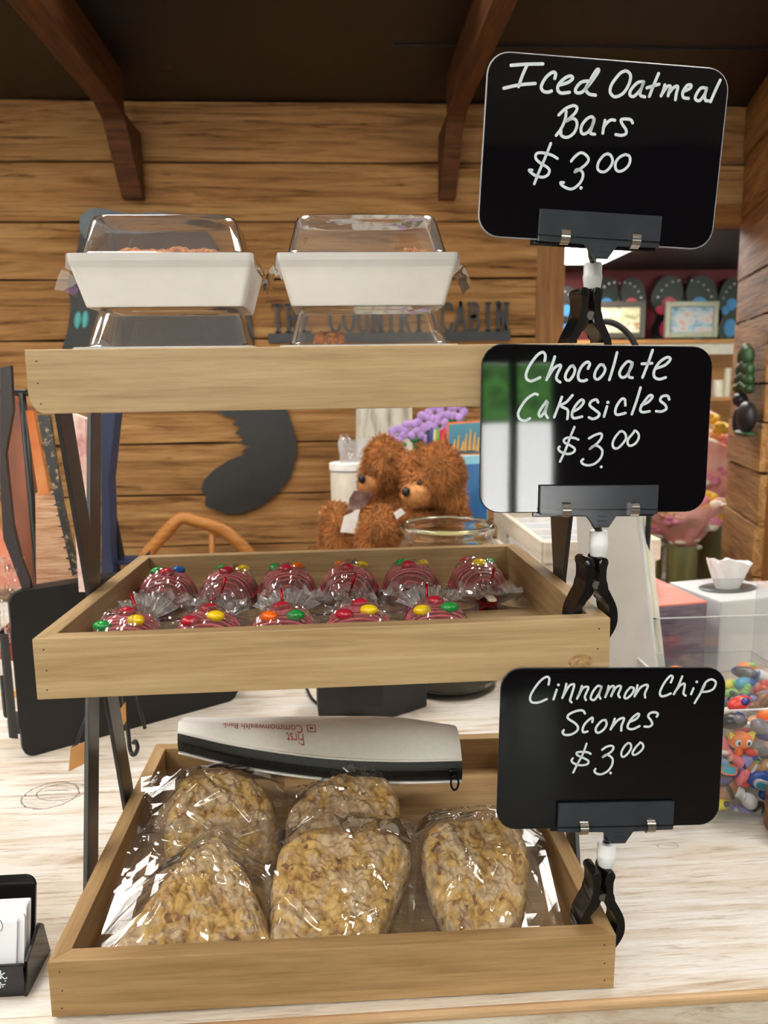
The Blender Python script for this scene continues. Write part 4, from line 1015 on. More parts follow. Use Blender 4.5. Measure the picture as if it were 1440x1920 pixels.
def tagcard(pts, y, lab):
    P = [aty(u, v, y) for u, v in pts]; c = sum(P, Vector())/4
    b = B(); b.prism([(p.x-c.x, p.z-c.z) for p in P], 0, 0.0012, MXZ); o = b.build('kraft_tag', KRAFT, None, loc=c); tag(o, lab, 'tag')
    return o
tagcard([(133, 1402), (164, 1388), (166, 1428), (129, 1446)], 0.955, 'brown kraft tag hanging low at the left easel wire')
tagcard([(221, 1335), (236, 1315), (237, 1352), (224, 1372)], 0.975, 'small brown kraft tag hanging behind the crossed bars')

# card holder with business cards, bottom left
BLKP = plain('black_gloss_plastic', rgb(18, 16, 16), 0.12, var=0.1)
CARD = plain('white_card', rgb(232, 234, 240), 0.6, var=0.01)
HX = -0.2715
hd = thing('card_holder', 'black plastic business card holder at the lower left edge', 'card holder', (HX, 0.592, CT))
HO = Vector((HX, 0.592, CT)); Wd = 0.098
B().box((-Wd/2, 0.0, 0.0145), (Wd, 0.003, 0.029), bev=0.0006).build('front_lip', BLKP, hd)
B().box((-Wd/2, 0.026, 0.004), (Wd, 0.052, 0.003), bev=0.0006).build('floor', BLKP, hd)
wing = [atx(u, v, HX)-HO for u, v in ((47, 1803), (71, 1730), (78, 1732), (92, 1793), (57, 1877), (48, 1877))]
mYZ = Matrix(((0, 0, 1, 0), (1, 0, 0, 0), (0, 1, 0, 0), (0, 0, 0, 1)))      # local xy -> y, z ; z -> x
B().prism([(p.y, max(p.z, 0.0)) for p in wing], -0.001, 0.002, mYZ, bev=0.0005).build('side_wing', BLKP, hd)
bk = Matrix.Translation((-Wd/2-0.005, 0.052, 0.037)) @ Matrix.Rotation(R(-15), 4, 'X') @ MXZ
B().prism(rrect(Wd-0.006, 0.070, 0.009), 0, 0.003, bk, bev=0.0008).build('back_rest', BLKP, hd)
for k in range(10):
    o = B().prism([(p[0], p[1]) for p in rrect(0.089, 0.051, 0.0008, 1)], 0, 0.0014, MXZ).build('business_card', CARD, None, loc=(HX-0.0540+random.uniform(-.0008, .0008)+(0.0045 if k > 1 else 0), 0.6035+0.0021*k, CT+0.031+0.0009*k), rot=(R(-15), 0, 0))
    tag(o, 'white business card in the black holder' if k else 'frontmost white business card with a curved pen line', 'card', 'white business cards in the holder')
    if k == 0:
        pl_ = Matrix.Translation(o.location) @ Matrix.Rotation(R(-15), 4, 'X'); n_ = (pl_.to_3x3() @ Vector((0, -1, 0))); qq = []
        for u, v in ((-4, 1722), (2, 1728), (5, 1737), (3, 1744), (-2, 1746), (-6, 1745)):
            p = pl_.inverted() @ atplane(u, v, pl_ @ Vector((0, -0.0015, 0)), n_); qq.append((p.x, p.z))
        lb_ = B(); strokes_mesh(lb_, [qq], 0.0006, 0.0002, Matrix.Translation((0, -0.0015, 0)) @ MXZ); lb_.build('printed_line', plain('ink', rgb(50, 50, 60), 0.6), o)
def lip(pts): return [((aty(x/7.68, 1640+y/7.68, 0.5902)-HO).x, (aty(x/7.68, 1640+y/7.68, 0.5902)-HO).z) for x, y in pts]
for sts in ([[(8, 1385), (12, 1495)], [(62, 1415), (18, 1455), (70, 1498)], [(93, 1488)], [(-40, 1450), (-60, 1490), (-30, 1495), (-25, 1450)]], [[(10, 1555), (4, 1625)], [(-10, 1590), (70, 1578)], [(78, 1530)], [(40, 1612)], [(-60, 1560), (-40, 1630)]]):
    b = B(); strokes_mesh(b, [lip(q) for q in sts], 0.0011, 0.0003, Matrix.Translation((0, -0.0016, 0)) @ MXZ); b.build('lettering', CHALK, hd)

# merchandise at the left edge
def slab(name, lab, cat, pts, y, th, mat, lean=0.0, group=None, parent=None, bev=0.001):
    """flat upright thing from its front corners (pixels) at distance y, with real thickness going back"""
    P = [aty(u, v, y+lean*(v-pts[0][1])/1000) for u, v in pts]; c = min(P, key=lambda p: p.z)
    b = B(); A = [b.bm.verts.new(p-c) for p in P]; Q = [b.bm.verts.new(p-c+Vector((0, th, 0))) for p in P]; n = len(P)
    b.bm.faces.new(A); b.bm.faces.new(Q[::-1])
    for i in range(n): b.bm.faces.new((A[i], Q[i], Q[(i+1) % n], A[(i+1) % n]))
    o = b.build(name, mat, None, loc=c)
    if lab: tag(o, lab, cat, group)
    return o
def patchy(name, cols, scale=30, rough=0.4, stretch=(1, 1, 1)):
    if name in MATS: return MATS[name]
    t = NT(name); v = t.coord(stretch); f = t.noise(v, scale, 3, 0.6)
    n = len(cols); t.bsdf(t.ramp(f, [(0.3+0.4*i/(n-1), c) for i, c in enumerate(cols)]), rough); MATS[name] = t.m; return t.m
PEACH = patchy('peach_pages', [rgb(176, 116, 84), rgb(214, 164, 128), rgb(232, 196, 164)], 60, 0.5, (0.4, 1, 6))
PINKJ = patchy('pink_floral', [rgb(196, 128, 130), rgb(226, 180, 174), rgb(240, 214, 206), rgb(190, 110, 130)], 26, 0.4)
BRWN = patchy('brown_leather', [rgb(84, 46, 34), rgb(124, 70, 48), rgb(150, 84, 56)], 14, 0.4, (1, 1, .3))
ORNG = patchy('orange_leather', [rgb(196, 96, 40), rgb(222, 128, 66), rgb(232, 156, 96)], 12, 0.4)
DARKP = plain('dark_plum', rgb(44, 33, 36), 0.4)
slab('pink_journal', 'pink floral journal standing between the crossed bars', 'book', [(126, 772), (160, 786), (166, 1070), (164, 1110), (148, 1110)], 1.06, 0.02, PINKJ)
nb = slab('spiral_notebook', 'peach spiral notebook standing left of the stand bars', 'notebook', [(66, 925), (106, 922), (146, 1105), (68, 1106)], 1.12, 0.012, PEACH)
for k in range(9):
    u, v = 108+4.4*k, 930+20*k; c = aty(u, v, 1.118)-nb.location
    B().tube([c+Vector((0.006*cos(a), -0.002+0.008*sin(a), 0.001*a)) for a in [2*pi*q/10 for q in range(11)]], 0.0012, 5).build('spiral_ring', WIRE, nb, smooth=True)
slab('orange_strap', 'orange leather strap hanging left of the display stand', 'strap', [(48, 770), (62, 770), (92, 925), (72, 930)], 1.10, 0.006, ORNG)
slab('brown_bag', 'brown leather bag panel hanging at the left edge', 'bag', [(8, 735), (50, 770), (58, 960), (62, 1100), (34, 1050), (12, 900)], 1.22, 0.03, BRWN)
slab('dark_strap', 'dark plum strap curving down the left edge', 'strap', [(0, 690), (20, 685), (24, 770), (10, 850), (24, 985), (40, 1050), (56, 1090), (70, 1270), (48, 1262), (40, 1100), (6, 1010), (0, 900)], 1.05, 0.008, DARKP)
slab('beaded_strip', 'black and gold beaded strip beside the left bar', 'trim strip', [(70, 778), (92, 778), (104, 860), (118, 945), (146, 1075), (136, 1080), (104, 940), (84, 850)], 1.085, 0.008, patchy('beads', [rgb(20, 20, 20), rgb(30, 27, 26), rgb(40, 34, 30), rgb(176, 150, 110)], 120, 0.3))
slab('coral_card', 'coral greeting card at the far left edge', 'card', [(0, 985), (18, 1040), (42, 1070), (44, 1104), (0, 1104)], 1.15, 0.01, patchy('coral', [rgb(214, 110, 88), rgb(236, 160, 130)], 20))
slab('blue_display', 'deep blue display stand behind the left bars', 'display', [(190, 775), (216, 775), (203, 900), (207, 1020), (214, 1088), (270, 1042), (262, 1215), (190, 1225)], 1.45, 0.05, plain('royal_blue', rgb(34, 44, 78), 0.6))
slab('candle_jar_red', 'dark red jar at the far left edge of the counter', 'jar', [(0, 1180), (22, 1178), (28, 1212), (26, 1240), (0, 1236)], 1.10, 0.05, plain('dark_red_glass', rgb(132, 30, 24), 0.1))
cb = B(); cb.grid(lambda u, v: aty(-20+66*u, 1045+160*v, 1.06+0.02*noise.noise((u*7, v*9, 2)))+Vector((0, 0, 0)), 22, 36)
o = cb.build('cello_gift_bag', film('gift_cello', 1.5, 0.03, (0.97, 0.97, 0.97, 1), 2.0, 30, 0.2, 0.08)); tag(o, 'crinkled clear gift bag at the far left edge', 'bag')
pr = slab('printed_sheet', 'white printed sheet with an orange blot at far left', 'paper', [(0, 1232), (36, 1262), (38, 1335), (0, 1340)], 1.20, 0.002, patchy('print', [rgb(226, 222, 216), rgb(232, 226, 222), rgb(214, 196, 204)], 16))
c = aty(20, 1302, 1.198)-pr.location; B().ball(c, (0.016, 0.002, 0.006), n=14, m=8).build('orange_blot', plain('orange_ink', rgb(240, 160, 40), 0.5), pr, smooth=True)
co = B().lathe([(0.013, 0), (0.012, 0.004), (0.005, 0.06), (0.002, 0.085), (0, 0.088)], 16).build('black_cone', BLKP, None, smooth=True, loc=aty(222, 1043, 1.5)); tag(co, 'small black cone ornament on the blue display', 'ornament')
pl = B().box((0, 0, 0), (0.10, 0.06, 0.006), bev=0.001); o = pl.build('blue_tray', plain('royal_blue', rgb(34, 44, 78), 0.6), None, loc=aty(245, 1050, 1.5)); tag(o, 'deep blue platform under the black cone', 'platform')

rk0 = aty(64, 1000, 1.16); rz_ = aty(64, 735, 1.16).z
rk = thing('merchandise_rack', 'black metal rack holding the straps and bag at far left', 'rack', (rk0.x, 1.16, CT))
B().lathe([(0, 0), (0.06, 0), (0.06, 0.006), (0.01, 0.010), (0, 0.010)], 24).build('base', BLKL, rk, smooth=True, auto=40)
B().tube([Vector((0, 0, 0.005)), Vector((0, 0, rz_-CT))], 0.005, 10).build('post', WIRE, rk, smooth=True)
B().tube([Vector((-0.10, 0, rz_-CT)), Vector((0.075, 0, rz_-CT))], 0.004, 8).build('crossbar', WIRE, rk, smooth=True)
for k in range(4): B().tube([Vector((-0.06+0.035*k, 0.05, rz_-CT-0.004)), Vector((-0.06+0.035*k, 0.0, rz_-CT)), Vector((-0.06+0.035*k, -0.10, rz_-CT+0.002))], 0.002, 6).build('hook', WIRE, rk, smooth=True)

# wooden bentwood chair behind the tray
CH = wood('bentwood', rgb(196, 136, 72), rgb(176, 116, 56), rgb(150, 92, 42), 2, 0.4, 0.3)
ch = thing('bentwood_hoop', 'curved light wood chair back showing over the middle tray', 'chair', (aty(380, 1030, 2.3).x, 2.3, 0.0))
CO = Vector(ch.location)
B().tube([aty(u, v, 2.3)-CO for u, v in [(p.x, p.y) for p in catmull([(270, 1046, 0), (305, 1005, 0), (340, 972, 0), (372, 978, 0), (410, 990, 0), (440, 1010, 0), (470, 1045, 0), (490, 1090, 0)], 5)]], 0.013, 10, flat=1.5).build('hoop', CH, ch, smooth=True)
B().tube([aty(397, 985, 2.31)-CO, aty(400, 1120, 2.31)-CO], 0.010, 10).build('spindle', CH, ch, smooth=True)
sz = aty(390, 1180, 2.3).z
B().box((0, 0.02, sz-0.02), (0.42, 0.42, 0.04), bev=0.015).build('seat', CH, ch)
for sx in (-1, 1):
    for sy in (-1, 1): B().tube([Vector((sx*0.16, 0.02+sy*0.16, sz-0.03)), Vector((sx*0.2, 0.02+sy*0.2, 0))], 0.014, 8).build('leg', CH, ch, smooth=True)

# card terminal behind the bottom tray
p1, p2, p3 = atz(597, 1345, CT), atz(718, 1352, CT), atz(800, 1326, CT)
tm = thing('card_terminal', 'black card terminal stand on the counter behind the trays', 'terminal', (p1.x, p1.y, CT))
TB = plain('black_matte_plastic', rgb(34, 33, 34), 0.5, var=0.1)
q = p3-p2
b = B(); b.prism([(0, 0), (p2.x-p1.x, p2.y-p1.y), (p3.x-p1.x, p3.y-p1.y), (p3.x-p1.x-0.10, p3.y-p1.y+0.04), (-0.004, 0.05)], 0.0, 0.075, bev=0.004); b.build('housing', TB, tm)
b = B(); b.prism([(0.01, 0.01), (p2.x-p1.x-0.004, p2.y-p1.y+0.012), (p3.x-p1.x-0.012, p3.y-p1.y), (0.01, 0.06)], 0.0755, 0.079); b.build('keypad', BLKP, tm)
b = B(); b.lathe([(0, 0), (0.024, 0), (0.025, 0.002), (0.025, 0.010), (0.0245, 0.011), (0.025, 0.012), (0.025, 0.05), (0, 0.052)], 28); o = b.build('black_puck', TB, None, smooth=True, auto=40, loc=atz(832, 1300, CT)+Vector((0, 0.01, 0))); tag(o, 'round black puck on the counter right of the terminal', 'device')
cp = catmull([atz(572, 1283, CT+.004), atz(585, 1310, CT+.004), atz(615, 1332, CT+.004), atz(650, 1346, CT+.004), atz(680, 1352, CT+.004)], 6)
o = B().tube([p-cp[0] for p in cp], 0.0022, 7).build('cable', WIRE, None, smooth=True, loc=cp[0]); tag(o, 'thin black cable curling round the terminal base', 'cable')
# ------------------------------------------------------------------ glass jar behind the middle tray
def glassmat(name='jar_glass'):
    if name in MATS: return MATS[name]
    t = NT(name); b = t.n('ShaderNodeBsdfGlass'); b.inputs['Color'].default_value = (0.97, 0.985, 0.975, 1); b.inputs['Roughness'].default_value = 0.0; b.inputs['IOR'].default_value = 1.46
    t.l(b.outputs[0], t.out.inputs[0]); MATS[name] = t.m; return t.m
jl = aty(839, 1000, 1.25); jz = aty(839, 985, 1.25).z
jar = thing('glass_jar', 'clear glass jar with a rounded rim behind the middle tray', 'jar', (jl.x, 1.25, CT))
h = jz-CT
B().lathe([(0, 0.001), (0.07, 0.001), (0.086, 0.012), (0.088, h-0.055), (0.078, h-0.028), (0.073, h-0.016), (0.0775, h-0.010), (0.079, h-0.003), (0.0765, h+0.003), (0.071, h+0.004), (0.0685, h-0.001), (0.069, h-0.018), (0.074, h-0.030), (0.083, h-0.057), (0.081, 0.016), (0.066, 0.008), (0, 0.007)], 48).build('body', glassmat(), jar, smooth=True)
B().lathe([(0, 0), (0.078, 0), (0.079, 0.01), (0.079, 0.205), (0.0, 0.205)], 40, c=(0, 0, 0.012)).build('candle_wax', plain('pale_wax', rgb(214, 200, 140), 0.4), jar, smooth=True, auto=40)

# ------------------------------------------------------------------ two plush bears
FUR = plain('bear_fur', rgb(176, 112, 56), 0.8, var=0.25, nscale=30)
FURL = plain('bear_fur_light', rgb(192, 132, 76), 0.8, var=0.2, nscale=30)
NOSE = plain('bear_nose', rgb(22, 20, 20), 0.3)
def plush(lab, balls, snout, nose, eyes, seed, org):
    """balls: (u, v, y, rx, ry, rz) fused into one body; fur blades cover it"""
    t = thing('plush_bear', lab, 'plush toy', org, group='brown plush bears on the counter')
    O = Vector(org); b = B()
    for u, v, y, rx, ry, rz in balls: b.ball(aty(u, v, y)-O, (rx, ry, rz), n=20, m=14)
    me = bpy.data.meshes.new('body'); b.bm.to_mesh(me); b.bm.free()
    tmp = bpy.data.objects.new('tmp', me); COL.objects.link(tmp)
    md = tmp.modifiers.new('r', 'REMESH'); md.mode = 'VOXEL'; md.voxel_size = 0.008
    ms = tmp.modifiers.new('s', 'SMOOTH'); ms.iterations = 4
    dg = bpy.context.evaluated_depsgraph_get(); m2 = bpy.data.meshes.new_from_object(tmp.evaluated_get(dg)); bpy.data.objects.remove(tmp)
    m2.materials.clear(); mk('body', m2, FUR, t, smooth=True)
    sn = aty(*snout[:3])-O
    B().ball(sn, snout[3:], n=18, m=12).build('snout', FURL, t, smooth=True)
    rnd = random.Random(seed); fb = bmesh.new()
    polys = [(p.center.copy(), p.normal.copy(), p.area) for p in m2.polygons]
    for c, nrm, ar in polys:
        k = ar*120000; k = int(k)+(1 if rnd.random() < k-int(k) else 0)
        for _ in range(k):
            e1, e2, _n = basis(nrm); pos = c+e1*rnd.uniform(-.005, .005)+e2*rnd.uniform(-.005, .005)-nrm*0.001
            dr = (nrm*0.8+Vector((rnd.uniform(-.5, .5), rnd.uniform(-.5, .5), rnd.uniform(-.9, .2)))).normalized(); L = rnd.uniform(0.009, 0.019)
            sd = dr.cross(nrm+Vector((.01, .02, .03))).normalized()*0.0011; bd = Vector((0, 0, -0.003))
            v0, v1 = fb.verts.new(pos-sd), fb.verts.new(pos+sd); v2, v3 = fb.verts.new(pos+dr*L*.6+sd*.7), fb.verts.new(pos+dr*L*.6-sd*.7); v4 = fb.verts.new(pos+dr*L+bd)
            fb.faces.new((v0, v1, v2, v3)); fb.faces.new((v3, v2, v4))
    for _ in range(500):
        dv = Vector((rnd.gauss(0, 1), rnd.gauss(0, 1), rnd.gauss(0, 1))).normalized(); pos = sn+Vector((dv.x*snout[3], dv.y*snout[4], dv.z*snout[5]))*.97
        dr = (dv+Vector((.5, 0, -.6))).normalized(); L = rnd.uniform(.004, .009); sd = dr.cross(Vector((.1, .9, .2))).normalized()*.0009
        fb.faces.new((fb.verts.new(pos-sd), fb.verts.new(pos+sd), fb.verts.new(pos+dr*L)))
    fm = bpy.data.meshes.new('fur'); fb.to_mesh(fm); fb.free(); o = mk('fur', fm, FUR, t); o['kind'] = 'stuff'
    if nose: B().ball(aty(*nose)-O, (0.009, 0.009, 0.0105), n=14, m=10).build('nose', NOSE, t, smooth=True)
    for e in eyes: B().ball(aty(*e)-O, (0.0055, 0.0055, 0.0055), n=12, m=8).build('eye', plain('bear_eye', rgb(26, 18, 14), 0.1), t, smooth=True)
    return t
bz = CT
plush('brown plush bear in front, black nose turned left, beside the glass jar',
      [(820, 890, 1.66, .058, .060, .064), (792, 905, 1.64, .040, .045, .042), (852, 935, 1.63, .022, .022, .032), (772, 868, 1.66, .022, .020, .026), (826, 848, 1.68, .024, .02, .026), (822, 985, 1.70, .072, .065, .075), (820, 1060, 1.70, .08, .075, .07), (712, 985, 1.60, .036, .045, .040), (700, 1010, 1.62, .034, .05, .040), (760, 1030, 1.63, .06, .05, .035), (780, 975, 1.65, .035, .04, .03)],
      (780, 926, 1.612, .033, .036, .029), (761, 922, 1.585), [(787, 906, 1.592)], 3, (aty(815, 1000, 1.68).x, 1.68, CT))
plush('brown plush bear behind, seen from the side, left of the other bear',
      [(722, 868, 1.820, .050, .055, .060), (706, 890, 1.820, .038, .04, .040), (718, 838, 1.820, .026, .02, .030), (700, 920, 1.800, .018, .02, .024), (725, 960, 1.840, .062, .06, .062), (722, 1040, 1.840, .075, .07, .075), (632, 975, 1.740, .034, .045, .040), (630, 1010, 1.740, .036, .05, .045), (690, 1030, 1.780, .06, .05, .036)],
      (692, 910, 1.795, .028, .032, .026), (678, 898, 1.768), [], 5, (aty(725, 1000, 1.820).x, 1.820, CT))
TAGW = plain('white_tag', rgb(236, 234, 232), 0.5); TAGB = plain('brown_tag', rgb(96, 52, 44), 0.4)
slab('bear_tag', 'brown and white folded tag on the rear plush bear', 'tag', [(664, 920), (702, 924), (683, 950), (652, 960), (655, 935)], 1.70, 0.003, patchy('tagprint', [rgb(84, 30, 28), rgb(120, 92, 86), rgb(214, 190, 170)], 26))
slab('bear_tag', 'white paper tag below the brown tag on the plush bear', 'tag', [(645, 968), (675, 955), (664, 1000), (638, 998)], 1.66, 0.003, TAGW)
slab('bear_tag', 'small white ribbon tag under the front bear chin', 'tag', [(738, 962), (752, 953), (760, 962), (744, 974)], 1.57, 0.003, TAGW)

CB = 0.80
bc = thing('back_cabinet', 'low wooden cabinet behind the counter, under the pictures', 'cabinet', (0.33, 2.00, 0))
B().box((0, 0.47, CB-0.0205), (0.9, 0.93, 0.04), bev=0.003).build('top', TRIM, bc); B().box((0, 0.47, CB/2-0.02), (0.86, 0.9, CB-0.04)).build('body', TRIM, bc)
rs = B().box((0, 0, 0.15), (0.14, 0.06, 0.302), bev=0.003).build('riser', TAGW, None, loc=(aty(871, 854, 2.25).x, 2.27, CB)); tag(rs, 'white riser block under the teal picture card', 'riser')
rs.scale = (1, 1, (aty(871, 853, 2.25).z-CB)/0.301)
# white canister with cellophane topper
cz = aty(655, 945, 2.1); can = thing('candle_canister', 'cream canister with white lid and cellophane topper', 'canister', (cz.x, 2.1, CB))
ch_ = aty(655, 880, 2.1).z-CB
B().lathe([(0, 0), (0.048, 0), (0.05, 0.004), (0.05, ch_-0.004), (0, ch_)], 28).build('body', plain('cream_card', rgb(222, 214, 200), 0.5), can, smooth=True, auto=40)
B().lathe([(0, ch_), (0.053, ch_), (0.053, ch_+0.018), (0.05, ch_+0.02), (0, ch_+0.02)], 28).build('lid', TAGW, can, smooth=True, auto=40)
b = B()
def topper(u, v):
    a = 2*pi*u; r = 0.022+0.020*v+0.010*v*sin(a*9+2)+0.006*noise.noise((cos(a)*4, sin(a)*4, v*5))
    return Vector((r*cos(a)+0.02*v, r*sin(a), ch_+0.02+0.075*v*(0.8+0.35*noise.noise((cos(a)*3, sin(a)*3, 1)))))
b.grid(topper, 60, 10, True); b.build('cellophane', film('topper_cello', 1.5, 0.05, (0.97, 0.97, 0.98, 1), 2.5, 60, 0.2, 0.25), can)

# pictures, pens and flowers behind the bears
slab('weathered_panel', 'whitewashed weathered board leaning on the wall behind the bears', 'panel', [(668, 700), (772, 700), (775, 1040), (668, 1040)], 2.75, 0.03, patchy('weathered', [rgb(140, 132, 118), rgb(206, 202, 188), rgb(226, 222, 210)], 9, 0.6, (4, 1, .6)))
def picture(lab, pts, y, frame, cols, sc, cat='picture', st=(1, 1, 1)):
    o = slab('picture_card', lab, cat, pts, y, 0.012, frame)
    P = [aty(u, v, y-0.002)-o.location for u, v in pts]; c = sum(P, Vector())/4
    b = B(); vs = [b.bm.verts.new(c+(p-c)*0.90) for p in P]; vb = [b.bm.verts.new(c+(p-c)*0.90+Vector((0, 0.0018, 0))) for p in P]
    b.bm.faces.new(vs); b.bm.faces.new(vb[::-1])
    for i in range(4): b.bm.faces.new((vs[i], vb[i], vb[(i+1) % 4], vs[(i+1) % 4]))
    b.build('print', patchy('pic_'+lab[:14], cols, sc, 0.4, st), o); return o
pc = picture('teal picture card with orange top edge behind the bears', [(838, 793), (905, 788), (905, 852), (838, 854)], 2.25, plain('orange_card', rgb(224, 122, 62), 0.5), [rgb(60, 120, 140), rgb(70, 130, 150), rgb(96, 140, 140)], 5)
HAND = plain('ochre_print', rgb(200, 160, 96), 0.5)
b = B()
for u, v, l in ((850, 846, 22), (858, 844, 28), (866, 845, 18), (872, 846, 34), (880, 844, 40), (888, 844, 34), (895, 846, 26)):
    p = aty(u, v, 2.246)-pc.location; q = aty(u+3, v-l, 2.246)-pc.location; b.tube([p, q], [0.006, 0.002], 6)
b.build('printed_hands', HAND, pc)
picture('blue picture card standing below the teal one', [(868, 856), (915, 853), (915, 1150), (872, 1150)], 2.1, plain('pale_blue_card', rgb(140, 196, 214), 0.5), [rgb(34, 84, 134), rgb(48, 104, 158), rgb(60, 116, 166)], 5)
vs_ = thing('flower_spray', 'spray of artificial purple flowers above the bears', 'flowers', (aty(800, 900, 2.3).x, 2.3, CB))
VO = Vector(vs_.location); GRN = plain('leaf_green', rgb(44, 116, 66), 0.5); LILAC = plain('lilac_petal', rgb(176, 140, 206), 0.5, var=0.15)
for k, (u, v) in enumerate(((745, 815), (770, 805), (795, 790), (815, 775), (835, 768), (858, 772), (800, 812), (825, 800))):
    top = aty(u, v, 2.3)-VO; B().tube([Vector((0, 0, 0.0)), Vector((top.x*0.4, 0, top.z*0.6)), top], 0.003, 6).build('stem', GRN, vs_, smooth=True)
    fl_ = B()
    for q in range(5):
        a = 2*pi*q/5+k; fl_.ball(top+Vector((0.018*cos(a), -0.006, 0.018*sin(a))), (0.014, 0.004, 0.014), n=8, m=6)
    fl_.build('blossom', LILAC, vs_, smooth=True)
    lf = B(); lf.ball(top+Vector((0.012, -0.004, -0.03)), (0.016, 0.004, 0.010), n=8, m=6); lf.build('leaf', GRN, vs_, smooth=True)
B().lathe([(0, 0), (0.03, 0), (0.035, 0.1), (0.025, 0.16), (0.0, 0.16)], 18).build('vase', plain('dark_vase', rgb(40, 60, 60), 0.3), vs_, smooth=True)
for k, (u, c) in enumerate(((802, (44, 48, 92)), (808, (60, 70, 130)), (814, (206, 206, 150)), (820, (120, 160, 70)), (826, (196, 40, 60)), (831, (206, 50, 66)))):
    p = aty(u, 840, 2.15); q = aty(u, 806-(k % 2)*4, 2.15)
    pn = B().tube([Vector((0, 0, 0)), Vector((0.003, 0.004, q.z-p.z))], [0.0045, 0.004], 8).build('pen', plain('pen_%d' % k, rgb(*c), 0.4), None, loc=p); tag(pn, ['navy pen, first of the pens behind the bear heads', 'blue pen, second of the pens behind the bear heads', 'pale yellow pen behind the bear heads', 'green pen behind the bear heads', 'red pen, left of the two red pens behind the bears', 'red pen, right of the two red pens behind the bears'][k], 'pen', 'pens behind the plush bears')
pcup = B().lathe([(0, 0), (0.04, 0), (0.042, 0.40), (0.039, 0.40), (0.037, 0.005), (0, 0.005)], 20).build('pen_cup', plain('cream_cup', rgb(210, 200, 180), 0.5), None, smooth=True, auto=40, loc=(aty(816, 840, 2.15).x, 2.155, CB)); tag(pcup, 'cream pen cup hidden behind the plush bears', 'cup')

# white crate right of the jar
CREAM = wood('cream_paint', rgb(236, 230, 216), rgb(228, 220, 204), rgb(206, 194, 172), 1, 0.5, 0.2)
cr = thing('white_crate', 'cream painted slatted crate on the counter right of the bears', 'crate', (0.385, 1.40, CT))
for z, hh in ((0.03, 0.05), (0.10, 0.06), (0.19, 0.04)):
    B().box((0, 0, 0), (0.44, hh, 0.012), bev=0.001).build('slat', CREAM, cr, loc=(0, 0.22, z), rot=(R(90), 0, R(90)))
    B().box((0, 0, 0), (0.44, hh, 0.012), bev=0.001).build('slat', CREAM, cr, loc=(0.22, 0.22, z), rot=(R(90), 0, R(90)))
    B().box((0, 0, 0), (0.22, hh, 0.012), bev=0.001).build('slat', CREAM, cr, loc=(0.11, 0.0, z), rot=(R(90), 0, 0))
    B().box((0, 0, 0), (0.22, hh, 0.012), bev=0.001).build('slat', CREAM, cr, loc=(0.11, 0.44, z), rot=(R(90), 0, 0))
for x in (0.012, 0.208):
    for y in (0.012, 0.428): B().box((x, y, 0.106), (0.02, 0.02, 0.21)).build('corner_post', CREAM, cr)
B().box((0.11, 0.22, 0.006), (0.21, 0.43, 0.008)).build('floor', CREAM, cr)
for k in range(3):
    B().box((-0.0075, 0.08+0.14*k, 0.10), (0.002, 0.03, 0.03)).build('label', plain('dark_print', rgb(60, 58, 60), 0.5), cr)
for k in range(5):
    o = B().box((0, 0, 0.09), (0.19, 0.006, 0.18), bev=0.001).build('paper_sleeve', [TAGW, CARD][k % 2], None, loc=(0.50, 1.47+0.075*k, CT+0.011), rot=(R(-8), 0, 0)); tag(o, 'white paper sleeve standing inside the cream crate', 'sleeve', 'white sleeves in the cream crate')

# white paper pads leaning beside the middle clip
pad = thing('paper_pad', 'tall stack of white paper pads leaning right of the middle clip', 'paper pad', (aty(1150, 1250, 0.98).x, 0.98, CT))
PO = Vector(pad.location); GREY = patchy('pad_front', [rgb(196, 190, 184), rgb(208, 203, 198), rgb(190, 186, 182)], 6, 0.25)
def quad_slab(fr, y0, y1, th, mat, name):
    """fr: tl tr br bl pixels, top at y0, bottom at y1"""
    P = [aty(*fr[0], y0), aty(*fr[1], y0), aty(*fr[2], y1), aty(*fr[3], y1)]; b = B()
    A = [b.bm.verts.new(p-PO) for p in P]; Q = [b.bm.verts.new(p-PO+Vector((0.004, th, 0.0))) for p in P]
    b.bm.faces.new(A); b.bm.faces.new(Q[::-1])
    for i in range(4): b.bm.faces.new((A[i], Q[i], Q[(i+1) % 4], A[(i+1) % 4]))
    return b.build(name, mat, pad)
quad_slab([(1080, 940), (1190, 940), (1228, 1290), (1092, 1290)], 1.02, 0.96, 0.004, GREY, 'front_sheet')
for k, (c, wd) in enumerate((((206, 208, 212), 4), ((236, 234, 226), 4), ((214, 218, 222), 3), ((238, 230, 190), 4), ((242, 240, 232), 6))):
    off = sum((4, 4, 3, 4, 6)[:k]); quad_slab([(1100, 940), (1190+off+wd, 940), (1228+off+wd, 1290), (1110, 1290)], 1.026+0.006*k, 0.966+0.006*k, 0.005, plain('sheet_%d' % k, rgb(*c), 0.6), 'sheet')
gp = catmull([aty(1110, 622, 1.0), aty(1128, 604, 1.0), aty(1150, 606, 1.0), aty(1172, 620, 1.0), aty(1190, 645, 1.0), aty(1205, 690, 1.0), aty(1215, 800, 1.01), aty(1215, 1000, 1.03), Vector((aty(1215, 1100, 1.06).x, 1.10, CT+0.002))], 6)
o = B().tube([p-gp[-1] for p in gp], 0.0040, 8).build('power_cable', WIRE, None, smooth=True, loc=gp[-1]); tag(o, 'black cord arching up behind the top sign clip', 'cord')

